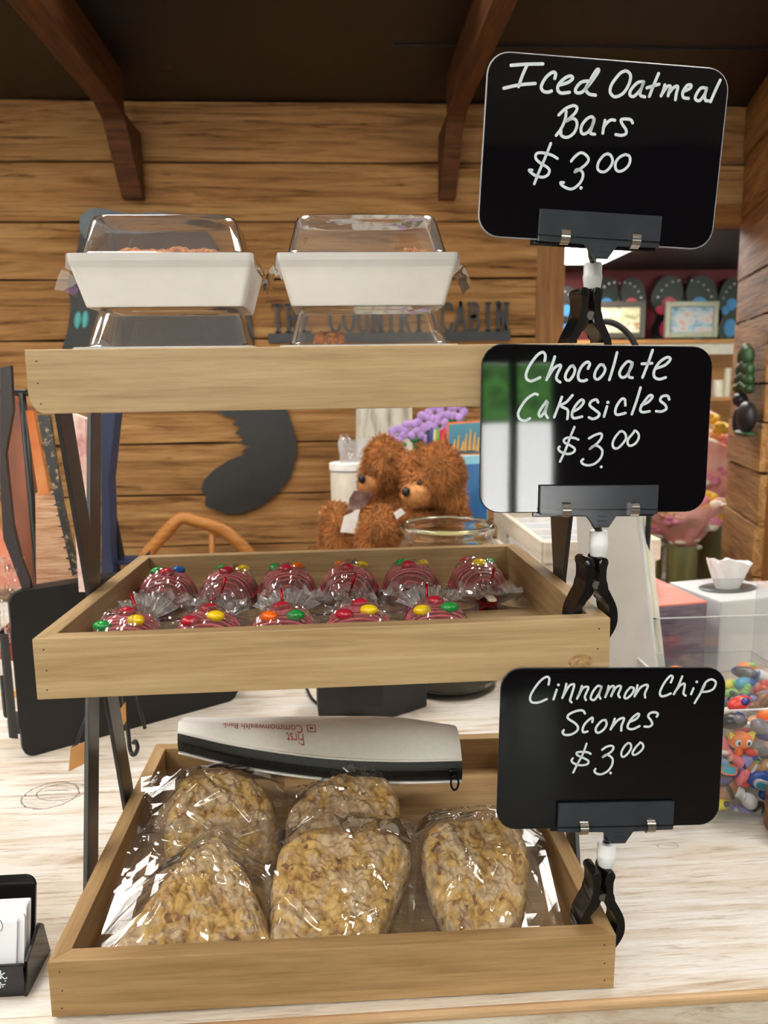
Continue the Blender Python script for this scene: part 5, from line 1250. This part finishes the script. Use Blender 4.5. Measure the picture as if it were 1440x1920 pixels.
# ------------------------------------------------------------------ acrylic bins with charms, boxes at right
ACR = film('acrylic', 1.49, 0.01, (0.975, 0.98, 0.985, 1), 1.4, 3, 0.02, 0.01)
def bin_(lab, x0, x1, y0, y1, z1):
    t = thing('acrylic_bin', lab, 'bin', (x0, y0, CT), group='clear acrylic bins of charms'); w, d, h = x1-x0, y1-y0, z1-CT; th = 0.003
    for nm, c, s in (('front_panel', (w/2, th/2, h/2), (w, th, h)), ('back_panel', (w/2, d-th/2, h/2), (w, th, h)), ('side_panel', (th/2, d/2, h/2), (th, d-2*th, h)), ('side_panel', (w-th/2, d/2, h/2), (th, d-2*th, h)), ('base_panel', (w/2, d/2, th/2), (w-2*th, d-2*th, th))):
        B().box(c, s).build(nm, ACR, t)
    rim = plain('acrylic_edge', rgb(206, 206, 208), 0.15)
    B().box((w/2, th/2, h+0.0006), (w, th, 0.0012)).build('rim', rim, t); B().box((th/2, d/2, h+0.0006), (th, d, 0.0012)).build('rim', rim, t)
    return t
bx0 = aty(1300, 1500, 0.792).x
bin_('near clear acrylic bin full of small plastic charms', bx0, 0.565, 0.794, 0.985, aty(1400, 1333, 0.794).z)
bin_('far taller clear acrylic bin half full of small charms', aty(1228, 1165, 0.995).x, 0.69, 0.995, 1.20, aty(1330, 1158, 0.995).z)
CC = {'orange': (240, 120, 40), 'coral pink': (232, 120, 130), 'navy blue': (40, 48, 120), 'cobalt blue': (34, 80, 170), 'white': (226, 224, 224), 'black': (36, 36, 42), 'brown': (150, 100, 62), 'teal': (30, 150, 180), 'yellow': (224, 206, 40), 'lime green': (130, 206, 90), 'red': (204, 60, 50), 'lilac': (150, 140, 200), 'grey': (120, 116, 122), 'tan': (196, 150, 110)}
def charm(kind, col, col2, p, r, lab, seed, face=False, grp='plastic charms in the acrylic bins'):
    rnd = random.Random(seed); t = thing('charm', lab, 'charm', p, (rnd.uniform(-.5, .5), rnd.uniform(-.6, .6), rnd.uniform(-.8, .8)) if not face else (0, R(4), 0), grp)
    m1 = plain('charm_'+col, rgb(*CC[col]), 0.3, var=0.04); m2 = plain('charm_'+col2, rgb(*CC[col2]), 0.3, var=0.04)
    if kind == 'fish':
        B().ball((0, 0, 0), (r, r*.45, r*.66), n=14, m=10).build('body', m1, t, smooth=True)
        B().prism([(r*.7, 0), (r*1.5, r*.6), (r*1.35, 0), (r*1.5, -r*.6)], -r*.15, r*.15, MXZ).build('tail', m2, t)
        B().ball((-r*.1, -r*.38, 0), (r*.2, r*.12, r*.62), n=10, m=8).build('stripe', m2, t, smooth=True)
    elif kind == 'cat':
        B().ball((0, 0, 0), (r, r*.6, r*.72), n=14, m=10).build('head', m1, t, smooth=True)
        for s in (-1, 1):
            B().prism([(s*r*.45, r*.45), (s*r*1.08, r*.75), (s*r*.95, r*.1)], -r*.2, r*.2, MXZ).build('ear', m2, t)
            e = B().ball((s*r*.42, -r*.5, 0.0), (r*.26, r*.14, r*.30), n=10, m=8).build('eye', plain('charm_white', rgb(*CC['white']), 0.3, var=0.04), t, smooth=True)
            B().ball((s*r*.40, -r*.62, 0.0), (r*.13, r*.08, r*.17), n=8, m=6).build('pupil', plain('charm_black', rgb(*CC['black']), 0.3, var=0.04), e, smooth=True)
        B().ball((0, 0, -r*.95), (r*.35, r*.3, r*.45), n=10, m=8).build('body', m2 if col2 != 'yellow' else m1, t, smooth=True)
    elif kind == 'goggle':
        B().ball((0, 0, 0), (r, r*.5, r*.8), n=14, m=10).build('body', m1, t, smooth=True)
        B().prism(rrect(r*1.2, r*.75, r*.35), r*.35, r*.58, MXZ).build('ring', m2, t)
        B().prism(rrect(r*.9, r*.5, r*.22), r*.5, r*.66, MXZ).build('lens', plain('charm_teal', rgb(*CC['teal']), 0.3, var=0.04), t)
    elif kind == 'shell':
        b = B()
        for k in range(5): b.ball((r*.3*(k-2), 0, r*.2*(2-abs(k-2))), (r*.28, r*.4, r*.75), n=10, m=8)
        b.build('body', m1, t, smooth=True); B().ball((0, -r*.3, -r*.5), (r*.6, r*.3, r*.22), n=10, m=8).build('base', m2, t, smooth=True)
    elif kind == 'bow':
        for s in (-1, 1): B().ball((s*r*.5, 0, 0), (r*.6, r*.35, r*.5), Euler((0, s*.4, 0)), n=12, m=8).build('wing', m1, t, smooth=True)
        B().ball((0, -r*.2, 0), (r*.25, r*.35, r*.3), n=10, m=8).build('knot', m2, t, smooth=True)
    else:
        B().ball((0, 0, 0), (r, r*.6, r*.55), n=14, m=10).build('body', m1, t, smooth=True)
        B().ball((r*.3, -r*.35, r*.2), (r*.45, r*.35, r*.3), n=10, m=8).build('cap', m2, t, smooth=True)
    return t
NEAR = [('cat', 'orange', 'yellow', 1388, 1388, .016, 1, 'orange charm with big eyes and yellow ears in the near bin'), ('shell', 'coral pink', 'white', 1352, 1400, .014, 0, 'coral pink shell charm at the left of the near bin'), ('bow', 'coral pink', 'tan', 1372, 1418, .016, 0, 'pink bow charm under the orange one in the near bin'),
        ('goggle', 'navy blue', 'orange', 1362, 1440, .018, 0, 'navy charm with orange ringed blue lens in the near bin'), ('fish', 'lilac', 'navy blue', 1392, 1428, .014, 0, 'lilac and navy striped charm in the near bin middle'), ('shell', 'coral pink', 'red', 1395, 1458, .015, 0, 'bright pink charm in the near bin middle'),
        ('goggle', 'cobalt blue', 'white', 1424, 1462, .018, 0, 'cobalt blue charm with teal patch in the near bin'), ('fish', 'brown', 'black', 1365, 1480, .018, 0, 'brown and black fish charm in the near bin'), ('bow', 'white', 'white', 1392, 1492, .019, 0, 'plain white bow charm low in the near bin'),
        ('fish', 'lilac', 'white', 1385, 1526, .019, 0, 'lilac fish charm with white tail at the near bin bottom'), ('bean', 'yellow', 'black', 1352, 1508, .013, 0, 'yellow and black charm low left in the near bin'), ('bean', 'black', 'yellow', 1425, 1515, .015, 0, 'black charm with yellow spot low right in the near bin'),
        ('bean', 'navy blue', 'lilac', 1346, 1536, .012, 0, 'navy charm in the lower left corner of the near bin'), ('bean', 'grey', 'tan', 1425, 1402, .018, 0, 'grey rock shaped charm at the right of the near bin'), ('bean', 'red', 'tan', 1408, 1410, .010, 0, 'small red charm right of the orange one'), ('bean', 'tan', 'white', 1432, 1435, .010, 0, 'small tan charm at the right edge of the near bin'),
        ('bean', 'black', 'grey', 1372, 1352, .019, 0, 'large black charm on top of the near bin pile'), ('bean', 'grey', 'grey', 1425, 1362, .018, 0, 'dull grey charm at the top right of the near bin'), ('bean', 'teal', 'lilac', 1352, 1428, .010, 0, 'small teal charm at the left of the near bin'), ('fish', 'tan', 'white', 1412, 1438, .012, 0, 'tan fish charm above the cobalt one'),
        ('bean', 'cobalt blue', 'teal', 1438, 1490, .014, 0, 'blue charm at the right edge of the near bin'), ('bean', 'lilac', 'white', 1415, 1538, .011, 0, 'pale lilac charm at the bottom right of the near bin'), ('bean', 'black', 'navy blue', 1355, 1462, .013, 0, 'black and navy charm at the left of the near bin')]
for k, (kd, c1, c2, u, v, r, fc, lb) in enumerate(NEAR):
    yy = 0.800+0.45*r+0.004+(0.004 if k % 2 else 0.0); charm(kd, c1, c2, aty(u, v, yy+0.004), r*0.92, lb, k, bool(fc))
FAR = [('bean', 'black', 'grey', 1398, 1262, .018, 'black charm at the top of the far bin pile'), ('bean', 'teal', 'cobalt blue', 1395, 1283, .019, 'teal blue charm in the far bin'), ('shell', 'lime green', 'white', 1397, 1297, .014, 'lime green charm in the far bin middle'), ('bean', 'yellow', 'lime green', 1367, 1283, .012, 'yellow charm at the left of the far bin'),
       ('bean', 'navy blue', 'lilac', 1402, 1310, .016, 'navy charm below the lime green one in the far bin'), ('bow', 'red', 'orange', 1428, 1290, .017, 'red orange bow charm at the right of the far bin'), ('bean', 'white', 'white', 1388, 1322, .014, 'white egg shaped charm at the front of the far bin'), ('bean', 'brown', 'tan', 1412, 1325, .014, 'tan brown charm at the front of the far bin'),
       ('shell', 'brown', 'tan', 1434, 1318, .018, 'big brown ribbed charm at the right of the far bin'), ('bean', 'lime green', 'black', 1370, 1300, .011, 'small lime charm at the left of the far bin'), ('bean', 'lilac', 'navy blue', 1375, 1327, .012, 'lilac blue charm at the front left of the far bin'), ('fish', 'white', 'teal', 1425, 1268, .015, 'white and teal fish charm at the back of the far bin'),
       ('bean', 'black', 'black', 1375, 1312, .013, 'black charm in the left of the far bin'), ('bean', 'grey', 'lilac', 1432, 1303, .014, 'grey lilac charm right of the lime one'), ('bean', 'coral pink', 'red', 1378, 1340, .014, 'pink charm low in the far bin'), ('bean', 'navy blue', 'black', 1362, 1322, .013, 'navy charm at the left end of the far bin')]
for k, (kd, c1, c2, u, v, r, lb) in enumerate(FAR):
    charm(kd, c1, c2, aty(u, v, 1.015+0.05*((1330-v)/70)), r, lb, 60+k)
for k in range(60):          # further layers that fill the bins
    near = k < 42; rnd = random.Random(k+500); c1, c2 = rnd.choice(list(CC)), rnd.choice(list(CC))
    p = Vector((rnd.uniform(0.405, 0.53), rnd.uniform(0.832, 0.90), CT+0.02+rnd.uniform(0, 0.085))) if near else Vector((rnd.uniform(0.45, 0.67), rnd.uniform(1.03, 1.17), CT+0.02+rnd.uniform(0, 0.03)))
    charm('bean', c1, c2, p, 0.016, '%s charm with %s cap deep inside the %s acrylic bin' % (c1, c2, 'near' if near else 'far'), 200+k, grp='charms deep inside the %s bin' % ('near' if near else 'far'))

# red carton behind the bins
rc = thing('red_carton', 'orange red topped carton with dark printed side behind the bins', 'carton', (0, 0, 0))
q = [None, None, atz(1326, 1128, 1.036), atz(1215, 1137, 1.036)]
rc.location = (q[3].x, q[3].y, CT); O = Vector(rc.location)
q = [q[3], q[2], q[2]+Vector((-0.02, 0.17, 0)), q[3]+Vector((-0.02, 0.17, 0))]
b = B(); b.prism([(p.x-O.x, p.y-O.y) for p in q], 0.0, 0.1325); b.build('body', patchy('carton_print', [rgb(74, 52, 84), rgb(92, 70, 100), rgb(120, 100, 124), rgb(86, 62, 92)], 60, 0.4, (0.4, 1, 6)), rc)
b = B(); b.prism([(p.x-O.x, p.y-O.y) for p in q], 0.1327, 0.1355); b.build('top_panel', patchy('red_top', [rgb(226, 84, 64), rgb(238, 112, 92), rgb(242, 140, 120)], 8, 0.35), rc)
B().lathe([(0, 0), (0.011, 0), (0.011, 0.014), (0.009, 0.016), (0, 0.016)], 18, c=(0.004, 0.13, 0.1355)).build('cap', plain('red_cap', rgb(206, 24, 28), 0.3), rc, smooth=True, auto=40)
B().box((0.016, 0.06, 0.136), (0.03, 0.03, 0.001)).build('white_patch', TAGW, rc)
# tissue box
tc_ = atz(1352, 1128, 1.030); tb = thing('tissue_box', 'square white tissue box with tissue pulled up', 'tissue box', (tc_.x, tc_.y, CT), (0, 0, R(8)))
hb = 1.030-CT; sd = 0.145; TBW = plain('white_plastic', rgb(222, 222, 222), 0.35, var=0.02)
B().box((sd/2, sd/2, hb/2), (sd, sd, hb-0.0), bev=0.004).build('cover', TBW, tb)
tb.rotation_euler = (0, 0, R(12))
hol = B().lathe([(0, 0), (0.042, 0), (0.045, 0.0012), (0.042, 0.002), (0.0, 0.0008)], 32, m=Matrix.Translation((sd/2, sd/2, hb)) @ Matrix.Diagonal((1.25, .8, 1, 1))); hol.build('opening_rim', plain('smoke_plastic', rgb(70, 68, 66), 0.15), tb, smooth=True)
TIS = plain('tissue', rgb(240, 240, 240), 0.8, var=0.02)
b = B()
def tis(u, v):
    a = 2*pi*u; cr_ = 0.006*abs(sin(a*3.5+1+2*v))+0.004*abs(noise.noise((u*14, v*4, 2)))
    w = 0.024+0.016*v+cr_*v-0.004*v*v; d = 0.014+0.014*v+cr_*v
    return Vector((sd/2+w*cos(a), sd/2+d*sin(a), hb+0.001+v*(0.050+0.010*noise.noise((cos(a)*3, sin(a)*3, 3))+0.008*cos(a+2.6))-(0.012 if v > .99 else 0)*0))
b.grid(tis, 64, 16, True); b.bm.verts.ensure_lookup_table(); b.bm.faces.new([b.bm.verts[i] for i in range(15*64, 16*64)]); b.build('tissue', TIS, tb)
# wooden block at the right edge
wp = atz(1440, 1588, CT); wd = thing('wooden_block', 'rounded brown wooden block at the lower right edge', 'block', (wp.x+0.0185, wp.y-0.004, CT))
OAK = wood('oak_block', rgb(150, 106, 64), rgb(128, 86, 50), rgb(92, 58, 32), 3, 0.4, 0.5)
B().prism(rrect(0.050, 0.062, 0.008), -0.018, 0.018, Matrix.Translation((0.019, 0.018, 0.0313)) @ MXZ, bev=0.002).build('body', OAK, wd)
B().box((0.019, 0.018, 0.042), (0.052, 0.038, 0.003)).build('band', plain('dark_band', rgb(70, 44, 26), 0.5), wd)

# ------------------------------------------------------------------ doorway: bouquets in green vases, ornament, far room
STEMG = patchy('vase_green', [rgb(104, 104, 60), rgb(126, 124, 74), rgb(142, 140, 88)], 5, 0.5, (5, 5, .5))
PINKW = patchy('pink_wrap', [rgb(236, 150, 146), rgb(246, 182, 176), rgb(250, 210, 204)], 9, 0.5)
tbl = thing('low_table', 'low brown table under the bouquets in the doorway', 'table', (1.55, 3.45, 0))
B().box((0, 0, 0.44), (0.8, 0.5, 0.04), bev=0.004).build('table_top', plain('table_grey', rgb(112, 100, 90), 0.5), tbl)
for sx in (-.36, .36):
    for sy in (-.21, .21): B().box((sx, sy, 0.21), (0.04, 0.04, 0.42)).build('leg', plain('table_grey', rgb(112, 100, 90), 0.5), tbl)
def bouquet(lab, vlab, u, vtop, vmid, y, rad, vh, seed):
    c = aty(u, vmid, y); v = thing('green_vase', vlab, 'vase', (c.x, y, 0.461), group='green vases in the doorway')
    hz = c.z-0.461
    B().lathe([(0, 0), (vh*.9, 0), (vh, 0.01), (vh, hz-0.01), (vh*.93, hz), (0, hz-.002)], 24).build('body', STEMG, v, smooth=True, auto=40)
    b = thing('bouquet', lab, 'flowers', (c.x, y, c.z), group='pink wrapped bouquets in the doorway'); H2 = aty(u, vtop, y).z-c.z
    w = B()
    def wrap(a, q):
        an = 2*pi*a; r = rad*(0.30+0.70*q**0.8)*(1+0.10*abs(sin(an*4+seed+q))*q+0.28*noise.noise((cos(an)*2.2, sin(an)*2.2, q*2.4+seed))*q**.5)
        return Vector((r*cos(an), r*sin(an), H2*q*(0.85+0.15*noise.noise((cos(an)*2, sin(an)*2, seed)))))
    w.grid(wrap, 44, 12, True); w.build('wrap', PINKW, b)
    rnd = random.Random(seed)
    for k in range(26):
        a = rnd.uniform(0, 2*pi); r = rad*rnd.uniform(0, .95); f = B(); c2 = Vector((r*cos(a), r*sin(a)-0.01, H2*rnd.uniform(.80, 1.12))) if k % 3 else Vector((rad*.75*rnd.uniform(-1, 1), -rad*.62, H2*rnd.uniform(.45, .85)))
        for q in range(5): f.ball(c2+Vector((0.02*cos(q*1.26), 0.012*sin(q*1.26), 0.012*sin(q*2.5))), (0.027, 0.022, 0.02), n=8, m=6)
        f.build('blossom', [plain('blossom_pink', rgb(238, 150, 180), 0.6), plain('blossom_peach', rgb(244, 190, 150), 0.6), plain('blossom_yellow', rgb(236, 186, 60), 0.6), plain('blossom_white', rgb(240, 232, 214), 0.6)][k % 4], b, smooth=True)
    rb = B()
    for k in range(5): rb.ball((rad*.28*cos(k*1.3), -0.03+rad*.2*sin(k*1.3), 0.01*k-0.01), (0.03, 0.02, 0.012), n=8, m=6)
    rb.build('ribbon', plain('cream_ribbon', rgb(226, 218, 200), 0.6), b, smooth=True)
bouquet('pink wrapped bouquet in front, just below the middle sign corner', 'wide olive green vase under the front pink bouquet', 1280, 925, 1020, 3.28, 0.17, 0.065, 1.0)
bouquet('pale bouquet at the left of the doorway behind the paper pad', 'slim olive vase left of the wide green vase', 1222, 955, 1015, 3.36, 0.075, 0.045, 2.3)
bouquet('tall pink bouquet against the angled plank panel', 'dark olive vase beside the angled plank panel', 1335, 800, 975, 3.55, 0.17, 0.06, 3.1)
bouquet('second tall pink bouquet partly hidden behind the middle sign', 'olive vase hidden behind the front bouquet', 1225, 850, 985, 3.62, 0.14, 0.05, 4.4)

# tree and bear ornament on the angled panel
on = aty(1400, 812, 2.72); an_ = Vector((pb-pa)).normalized(); 
orn = thing('bear_tree_ornament', 'small carved black bear under a green pine, hung on the angled panel', 'ornament', (0, 0, 0))
def onpanel(u, v, off=0.0):
    n = Vector((an_.y, -an_.x, 0)); 
    if n.dot(Vector((-1, -1, 0))) < 0: n = -n
    return atplane(u, v, Vector((pa.x, pa.y, 1.4))+n*(0.035+off), n)
orn.location = onpanel(1396, 812); OO = Vector(orn.location); OR = ang
PINEG = plain('pine_green', rgb(54, 88, 52), 0.4, var=0.3, nscale=60); ORB = plain('carved_black', rgb(40, 40, 44), 0.4, var=0.2)
rotz = Euler((0, 0, ang))
for k, (v, w, hh) in enumerate(((662, 14, 34), (688, 20, 28), (706, 24, 22), (722, 26, 18))):
    c = onpanel(1401-k*1.5, v, 0.012)-OO; sc = 2.7/FPX; b = B()
    for s in range(5): b.ball(c+Vector((0, 0, 0))+Matrix.Rotation(ang, 3, 'Z') @ Vector(((s-2)*w*sc*.75, -0.004, -abs(s-2)*0.006)), (w*sc*.8, 0.02, hh*sc*.55), rotz, n=10, m=8)
    b.build('branch_tier', PINEG, orn, smooth=True)
B().tube([onpanel(1395, 690, 0.012)-OO, onpanel(1393, 760, 0.012)-OO], 0.010, 8).build('trunk', ORB, orn, smooth=True)
b = B(); b.ball(onpanel(1400, 782, 0.016)-OO, (0.075, 0.03, 0.055), rotz, n=14, m=10); b.ball(onpanel(1388, 750, 0.018)-OO, (0.045, 0.026, 0.026), rotz, n=12, m=8); b.ball(onpanel(1384, 790, 0.016)-OO, (0.022, 0.02, 0.05), rotz, n=10, m=8); b.ball(onpanel(1388, 776, 0.022)-OO, (0.022, 0.012, 0.012), rotz, n=10, m=8)
b.build('bear', ORB, orn, smooth=True)
B().ball(onpanel(1396, 812, 0.012)-OO, (0.10, 0.03, 0.012), rotz, n=14, m=8).build('grass_base', PINEG, orn, smooth=True)

# far room: shelf unit, framed pictures, butterfly plaques, candles
SHY = 6.55; z_s = aty(1250, 636, SHY).z
hut = thing('wall_shelf', 'pale wood shelf unit against the maroon wall of the far room', 'shelf', (3.1, SHY, 0))
OAKL = wood('light_oak', rgb(206, 152, 92), rgb(190, 134, 76), rgb(160, 106, 58), 1, 0.5, 0.3)
B().box((0, 0.2, z_s-0.02), (3.0, 0.42, 0.035), bev=0.004).build('top_board', OAKL, hut)
B().box((0, 0.02, z_s-0.085), (3.0, 0.03, 0.09)).build('fascia', plain('cream_fascia', rgb(226, 218, 204), 0.5), hut)
B().box((0, 0.38, z_s/2-0.03), (3.0, 0.02, z_s-0.08)).build('back_panel', OAKL, hut)
for z in (aty(1355, 748, SHY).z, aty(1355, 830, SHY).z, 0.3): B().box((0, 0.2, z), (2.96, 0.36, 0.03)).build('shelf_board', OAKL, hut)
for x in (-1.48, 0, 1.48): B().box((x, 0.2, z_s/2-0.03), (0.03, 0.38, z_s-0.08)).build('upright', OAKL, hut)
WAX = plain('ivory_wax', rgb(236, 226, 204), 0.4)
for k, (u, v0, v1, r) in enumerate(((1345, 747, 712, 0.055), (1362, 722, 690, 0.03))):
    p = aty(u, 747, SHY+0.12); z1 = aty(u, v1, SHY+0.12).z; c = thing('pillar_candle', ['short thick ivory candle on the far shelf', 'tall thin ivory candle on the far shelf'][k], 'candle', (p.x, p.y, aty(1355, 748, SHY).z+0.016), group='candles on the far shelf')
    hh = z1-c.location.z; B().lathe([(0, 0), (r, 0), (r, hh-.01), (r*.9, hh), (0, hh-.006)], 20).build('wax', WAX, c, smooth=True, auto=40); B().tube([Vector((0, 0, hh-.006)), Vector((0.002, 0, hh+.02))], 0.003, 6).build('wick', ART, c)
def framed(lab, pts, cols, seed):
    P = [aty(u, v, SHY+0.05) for u, v in pts]; c = P[3].lerp(P[2], .5); t = thing('framed_picture', lab, 'picture', c, group='framed pictures on the far shelf')
    w, h = (P[1]-P[0]).length, (P[0]-P[3]).length; fw = 0.045
    for nm, cc, s in (('frame_side', (-w/2+fw/2, 0, h/2), (fw, .03, h)), ('frame_side', (w/2-fw/2, 0, h/2), (fw, .03, h)), ('frame_side', (0, 0, fw/2), (w-2*fw, .03, fw)), ('frame_side', (0, 0, h-fw/2), (w-2*fw, .03, fw))):
        B().box(cc, s, bev=0.004).build(nm, plain('silver_frame', rgb(150, 142, 130), 0.35, 0.3) if seed else plain('dark_frame', rgb(70, 62, 56), 0.4), t)
    B().box((0, 0.005, h/2), (w-2*fw+.002, .012, h-2*fw+.002)).build('canvas', patchy('canvas_%d' % seed, cols, 7, 0.6, (1, 1, 1.6)), t)
framed('cream and green painting in a dark frame, left on the far shelf', [(1112, 565), (1208, 567), (1208, 634), (1112, 634)], [rgb(150, 156, 120), rgb(226, 216, 170), rgb(240, 232, 206), rgb(190, 140, 90)], 0)
framed('blue and pink landscape in a silver frame, right on the far shelf', [(1244, 565), (1344, 563), (1346, 633), (1243, 633)], [rgb(90, 110, 110), rgb(150, 190, 214), rgb(226, 222, 224), rgb(222, 160, 150)], 1)
BFB = plain('butterfly_black', rgb(20, 18, 20), 0.4); BFP = plain('butterfly_pink', rgb(206, 62, 92), 0.4); BFC = plain('butterfly_blue', rgb(70, 150, 214), 0.4)
def butterfly(lab, u, v, w, hgt, left, right):
    y = 6.93; c = aty(u, v, y); t = thing('butterfly_plaque', lab, 'wall art', c, group='butterfly plaques on the maroon wall'); s = y/FPX
    for sg, mcol in ((-1, left), (1, right)):
        W, H3 = w*s, hgt*s
        up = [(0, 0), (sg*W*.12, H3*.85), (sg*W*.55, H3), (sg*W*.85, H3*.8), (sg*W, H3*.35), (sg*W*.8, -H3*.05), (sg*W*.95, -H3*.45), (sg*W*.6, -H3*.9), (sg*W*.2, -H3*.6)]
        q = [(p.x, p.y) for p in catmull([(a, b_, 0) for a, b_ in up], 4, True)]
        wg = B().prism(q, 0, 0.02, MXZ).build('wing', BFB, t)
        for cx, cz, rx, rz in ((.45, .28, .22, .17), (.68, .12, .16, .12), (.45, -.38, .26, .26)):
            B().prism([(sg*W*cx+W*rx*cos(a), H3*cz+H3*rz*sin(a)) for a in [2*pi*k/18 for k in range(18)]], 0.02, 0.026, MXZ).build('wing_patch', mcol, wg)
        for k in range(6):
            a = R(25+16*k); B().prism([(sg*(W*.18+W*.68*cos(a))+W*.035*cos(e), H3*.15+H3*.72*sin(a)+H3*.03*sin(e)) for e in [2*pi*j/8 for j in range(8)]], 0.02, 0.027, MXZ).build('white_spot', plain('butterfly_white', rgb(226, 226, 230), 0.4), wg)
    B().ball((0, -0.02, 0), (0.03, 0.03, hgt*s*.6), n=10, m=8).build('body', BFB, t, smooth=True)
butterfly('blue and pink butterfly plaque behind the cream painting', 1158, 590, 52, 66, BFC, BFP)
butterfly('pink and blue butterfly plaque behind the landscape painting', 1280, 590, 64, 70, BFP, BFC)
butterfly('blue butterfly plaque at the right edge of the doorway', 1388, 590, 46, 66, BFC, BFC)
butterfly('blue butterfly plaque at the left edge of the doorway', 1040, 600, 44, 60, BFC, BFC)
